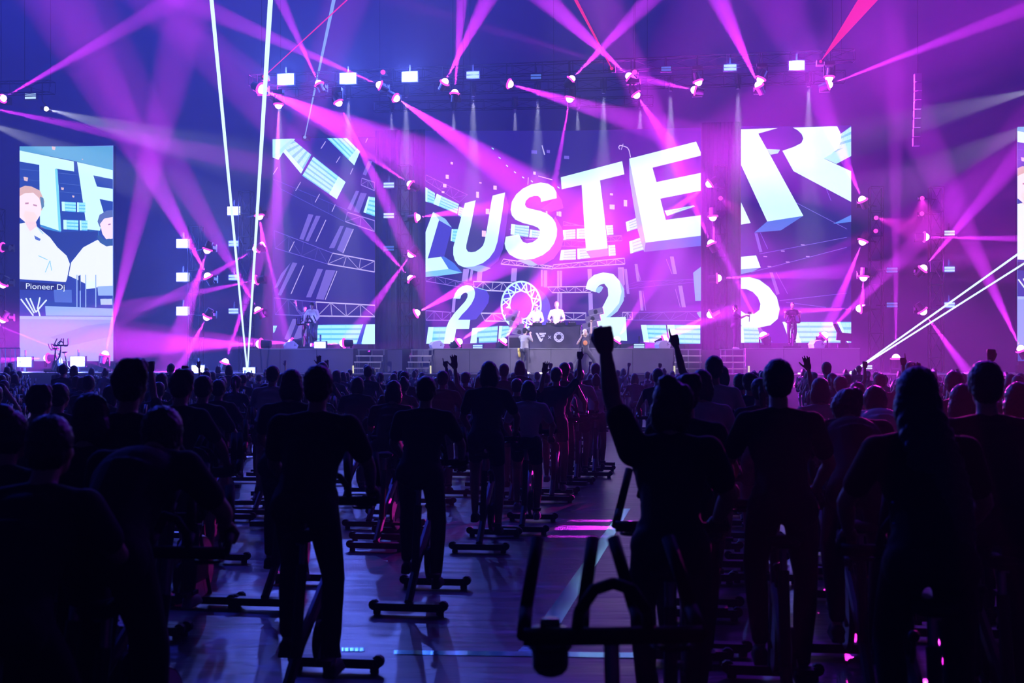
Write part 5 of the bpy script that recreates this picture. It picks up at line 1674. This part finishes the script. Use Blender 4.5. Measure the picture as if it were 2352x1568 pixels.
# singer, one arm up, legs astride
sg = dict(aL=((-0.30, 0.10, 1.20), (-0.10, 0.20, 1.46)), aR=((0.22, 0.02, 1.72), (0.20, 0.04, 2.0)), lL=((-0.30, 0.06, 0.55), (-0.46, 0.0, 0.09)), lR=((0.26, 0.06, 0.55), (0.42, -0.04, 0.09)), hip=(0, 0, 0.88), chest=(0, 0.02, 1.18), neck=(0, 0.02, 1.40), head=(0.01, 0.05, 1.57))
# facing the hall her raised arm is on the far side from the photographer
sg2 = dict(sg)
sg2['aL'], sg2['aR'] = ((-0.22, 0.02, 1.66), (-0.22, 0.04, 1.94)), ((0.30, 0.10, 1.14), (0.12, 0.22, 1.42))
sr = stage_person(dict(pose='floor', hair='bob', sleeve=0.4, shorts=1.2, over=sg2, grip='fist', wd=0.92, turn=0.3), 1344, 7.6, LOW, S(1344, 755, 7.6).z-LOW, 'singer with fair hair, one arm straight up, legs astride, microphone at the mouth', dict(body='paleskin', shirt='trousers', hair='cream', trousers='trousers', shoe='white'))
o = MB().ball((0, 0.16, 1.17), (0.09, 0.02, 0.10), 10, 6).build('shirt_print', M['orange'], sr, True)
mc = MB().cyl((0, 0, 0), (0.0, -0.02, 0.14), 0.013, 0.016, 10).ball((0, -0.02, 0.155), (0.025, 0.025, 0.025), 10, 6).build('microphone', M['plastic'], None, True)
mc.location = rest(sr, (0.10, 0.26, 1.42))
tag(mc, 'black handheld microphone in the singer\'s hand', 'microphone')

# riders on stage bikes
def stage_bike(px, d, z, rz, label):
    b_ = copy_tree(bike0)
    b_.location = Sz(px, d, z)
    b_.rotation_euler = (0, 0, rz)
    b_['label'] = label
    return b_
def stage_rider(px, d, topy, fk, label, mats, blabel, rz=FACE):
    f = figure(**fk)
    sz = (S(px, topy, d).z-DECK)/f[1].z
    p = Sz(px, d, DECK)
    off = Matrix.Rotation(rz, 3, 'Z') @ Vector((f[1].x, f[1].y, 0))*sz
    r = person(f, (p.x-off.x, p.y-off.y, DECK), rz, sz, label, None, mats)
    face_bits(r, Vector((fk.get('over') or {}).get('head', POSES[fk['pose']]['head'])))
    b_ = copy_tree(bike0)
    b_.location = (p.x-off.x, p.y-off.y, DECK)
    b_.rotation_euler = (0, 0, rz)
    b_.scale = (sz, sz, sz)
    b_['label'] = blabel
    return r
stage_rider(716, 5.0, 694, dict(pose='stand', hair='cap', sleeve=1.0, shorts=1.2), 'stage rider in a cream long-sleeved shirt and cap, leading the class', dict(body='paleskin', shirt='cream', cap='c1', trousers='trousers'), 'spin bike under the stage rider in cream')
stage_rider(700, 3.8, 702, dict(pose='stand', hair='short', sleeve=0.5, shorts=1.2, up='openR'), 'stage rider in grey behind the one in cream, pale arm flung up', dict(body='paleskin', shirt='greyc', trousers='trousers'), 'spin bike under the stage rider in grey')
wv = dict(aL=((-0.30, 0.20, 1.30), (-0.30, 0.34, 1.50)), aR=((0.30, 0.20, 1.30), (0.30, 0.34, 1.50)))
stage_rider(1820, 4.9, 694, dict(pose='stand', hair='short', sleeve=0.3, shorts=1.2, over=wv), 'stage rider all in black, both forearms raised, before the R screen', dict(body='paleskin', shirt='c1', trousers='c1', shoe='c1'), 'spin bike under the rider all in black before the R screen')
# standing dark figure at the top of the stairs, seen from the side, hands forward
hf = dict(aL=((-0.22, 0.24, 1.24), (-0.10, 0.46, 1.34)), aR=((0.24, 0.24, 1.24), (0.12, 0.46, 1.34)))
hp = stage_person(dict(pose='floor', hair='short', sleeve=0.6, shorts=1.2, over=hf, grip='grip'), 1690, 5.2, DECK-0.02, S(1690, 698, 5.2).z-DECK, 'dim figure in dark clothes filming at the top of the far stairs', dict(shirt='c3', trousers='c3', shoe='pale'), rz=RZ-PI/2, faces=False)
gm = empty('video_camera', rest(hp, (0, 0.60, 1.44)), 'small video camera on a grip held by the dim figure', 'camera', RZ-PI/2)
MB().box(-0.05, -0.08, -0.04, 0.05, 0.08, 0.05).build('body', M['plastic'], gm)
MB().cyl((0, 0, -0.04), (0.0, -0.02, -0.34), 0.014, n=8).build('grip_handle', M['plastic'], gm)
MB().box(-0.03, 0.08, -0.03, 0.03, 0.09, 0.03).build('video_light', M['lensw'], gm)
st = stagebox('stage_riser', M['deck'], 1668, 1711.5, -2.6, 5.9, LOW, DECK-0.03)
tag(st, 'narrow dark block at the top of the stairs under the dim filming figure', 'stage riser', 'raised stage blocks')

# spin bikes parked in front of the portrait screen
for px, d, rz, s, label in ((128, 7.0, RZ+0.15, 1.0, 'empty spin bike parked before the portrait screen, bars facing the hall'), (148, 6.2, RZ+1.3, 0.85, 'second smaller spin bike turned sideways before the portrait screen')):
    b_ = copy_tree(bike0)
    b_.location = Sz(px, d, LOW)
    b_.rotation_euler = (0, 0, rz)
    b_.scale = (s,)*3
    b_['label'] = label
# crowd barrier piece with flare lights on the far side of the stage
root = empty('crowd_barrier', Sz(-10, 7.8, LOW), 'pale metal barrier with lit uprights beside the portrait screen', 'barrier', RZ)
ln = (Sz(46, 7.8, 0)-Sz(-10, 7.8, 0)).length
for zz in (0.05, 0.98):
    MB().cyl((0, 0, zz), (ln, 0, zz), 0.02, n=6).build('rail', M['alu'], root)
for k in range(6):
    MB().cyl((ln*k/5, 0, 0.05), (ln*k/5, 0, 0.98), 0.015, n=6).build('upright', M['alu'] if k % 2 else M['dim'], root)

# ------------------------------------------------------------------ floor tape
def tape(name, pts, label):
    mb = MB()
    a, b_, c_, d_ = [Vector((P(x, y, F*H/(y-HZ)).x, F*H/(y-HZ), 0)) for x, y in pts]
    n = 14
    vs_, fs_ = [], []
    for i in range(n+1):
        t = i/n
        for p0, p1 in ((a, b_), (d_, c_)):
            p = p0.lerp(p1, t)
            for zz in (0.0012, 0.0042+0.0012*math.sin(i*2.1)):
                vs_.append((p.x, p.y, zz))
    for i in range(n):
        k = 4*i
        fs_ += [(k+1, k+5, k+7, k+3), (k, k+2, k+6, k+4), (k, k+4, k+5, k+1), (k+2, k+3, k+7, k+6)]
    mb.add(vs_, fs_)
    o = mb.build(name, M['tape'])
    return tag(o, label, 'floor tape')
tape('floor_tape', [(1240, 1432), (1428, 1168), (1448, 1168), (1288, 1432)], 'wide pale blue tape running up the middle aisle past the fist-raising rider')
tape('floor_tape', [(1185, 1500), (1212, 1474), (1252, 1474), (1240, 1500)], 'short end of pale tape below the nearest handlebar')
tape('floor_tape', [(905, 1494), (1500, 1500), (1500, 1512), (905, 1503)], 'pale tape crossing the floor near the camera')
tape('floor_tape', [(785, 1488), (838, 1488), (838, 1496), (785, 1496)], 'short strip of blue tape beside the broad-shouldered rider')
tape('floor_tape', [(505, 1162), (548, 1150), (552, 1155), (512, 1168)], 'short slanting strip of violet tape in the side aisle')
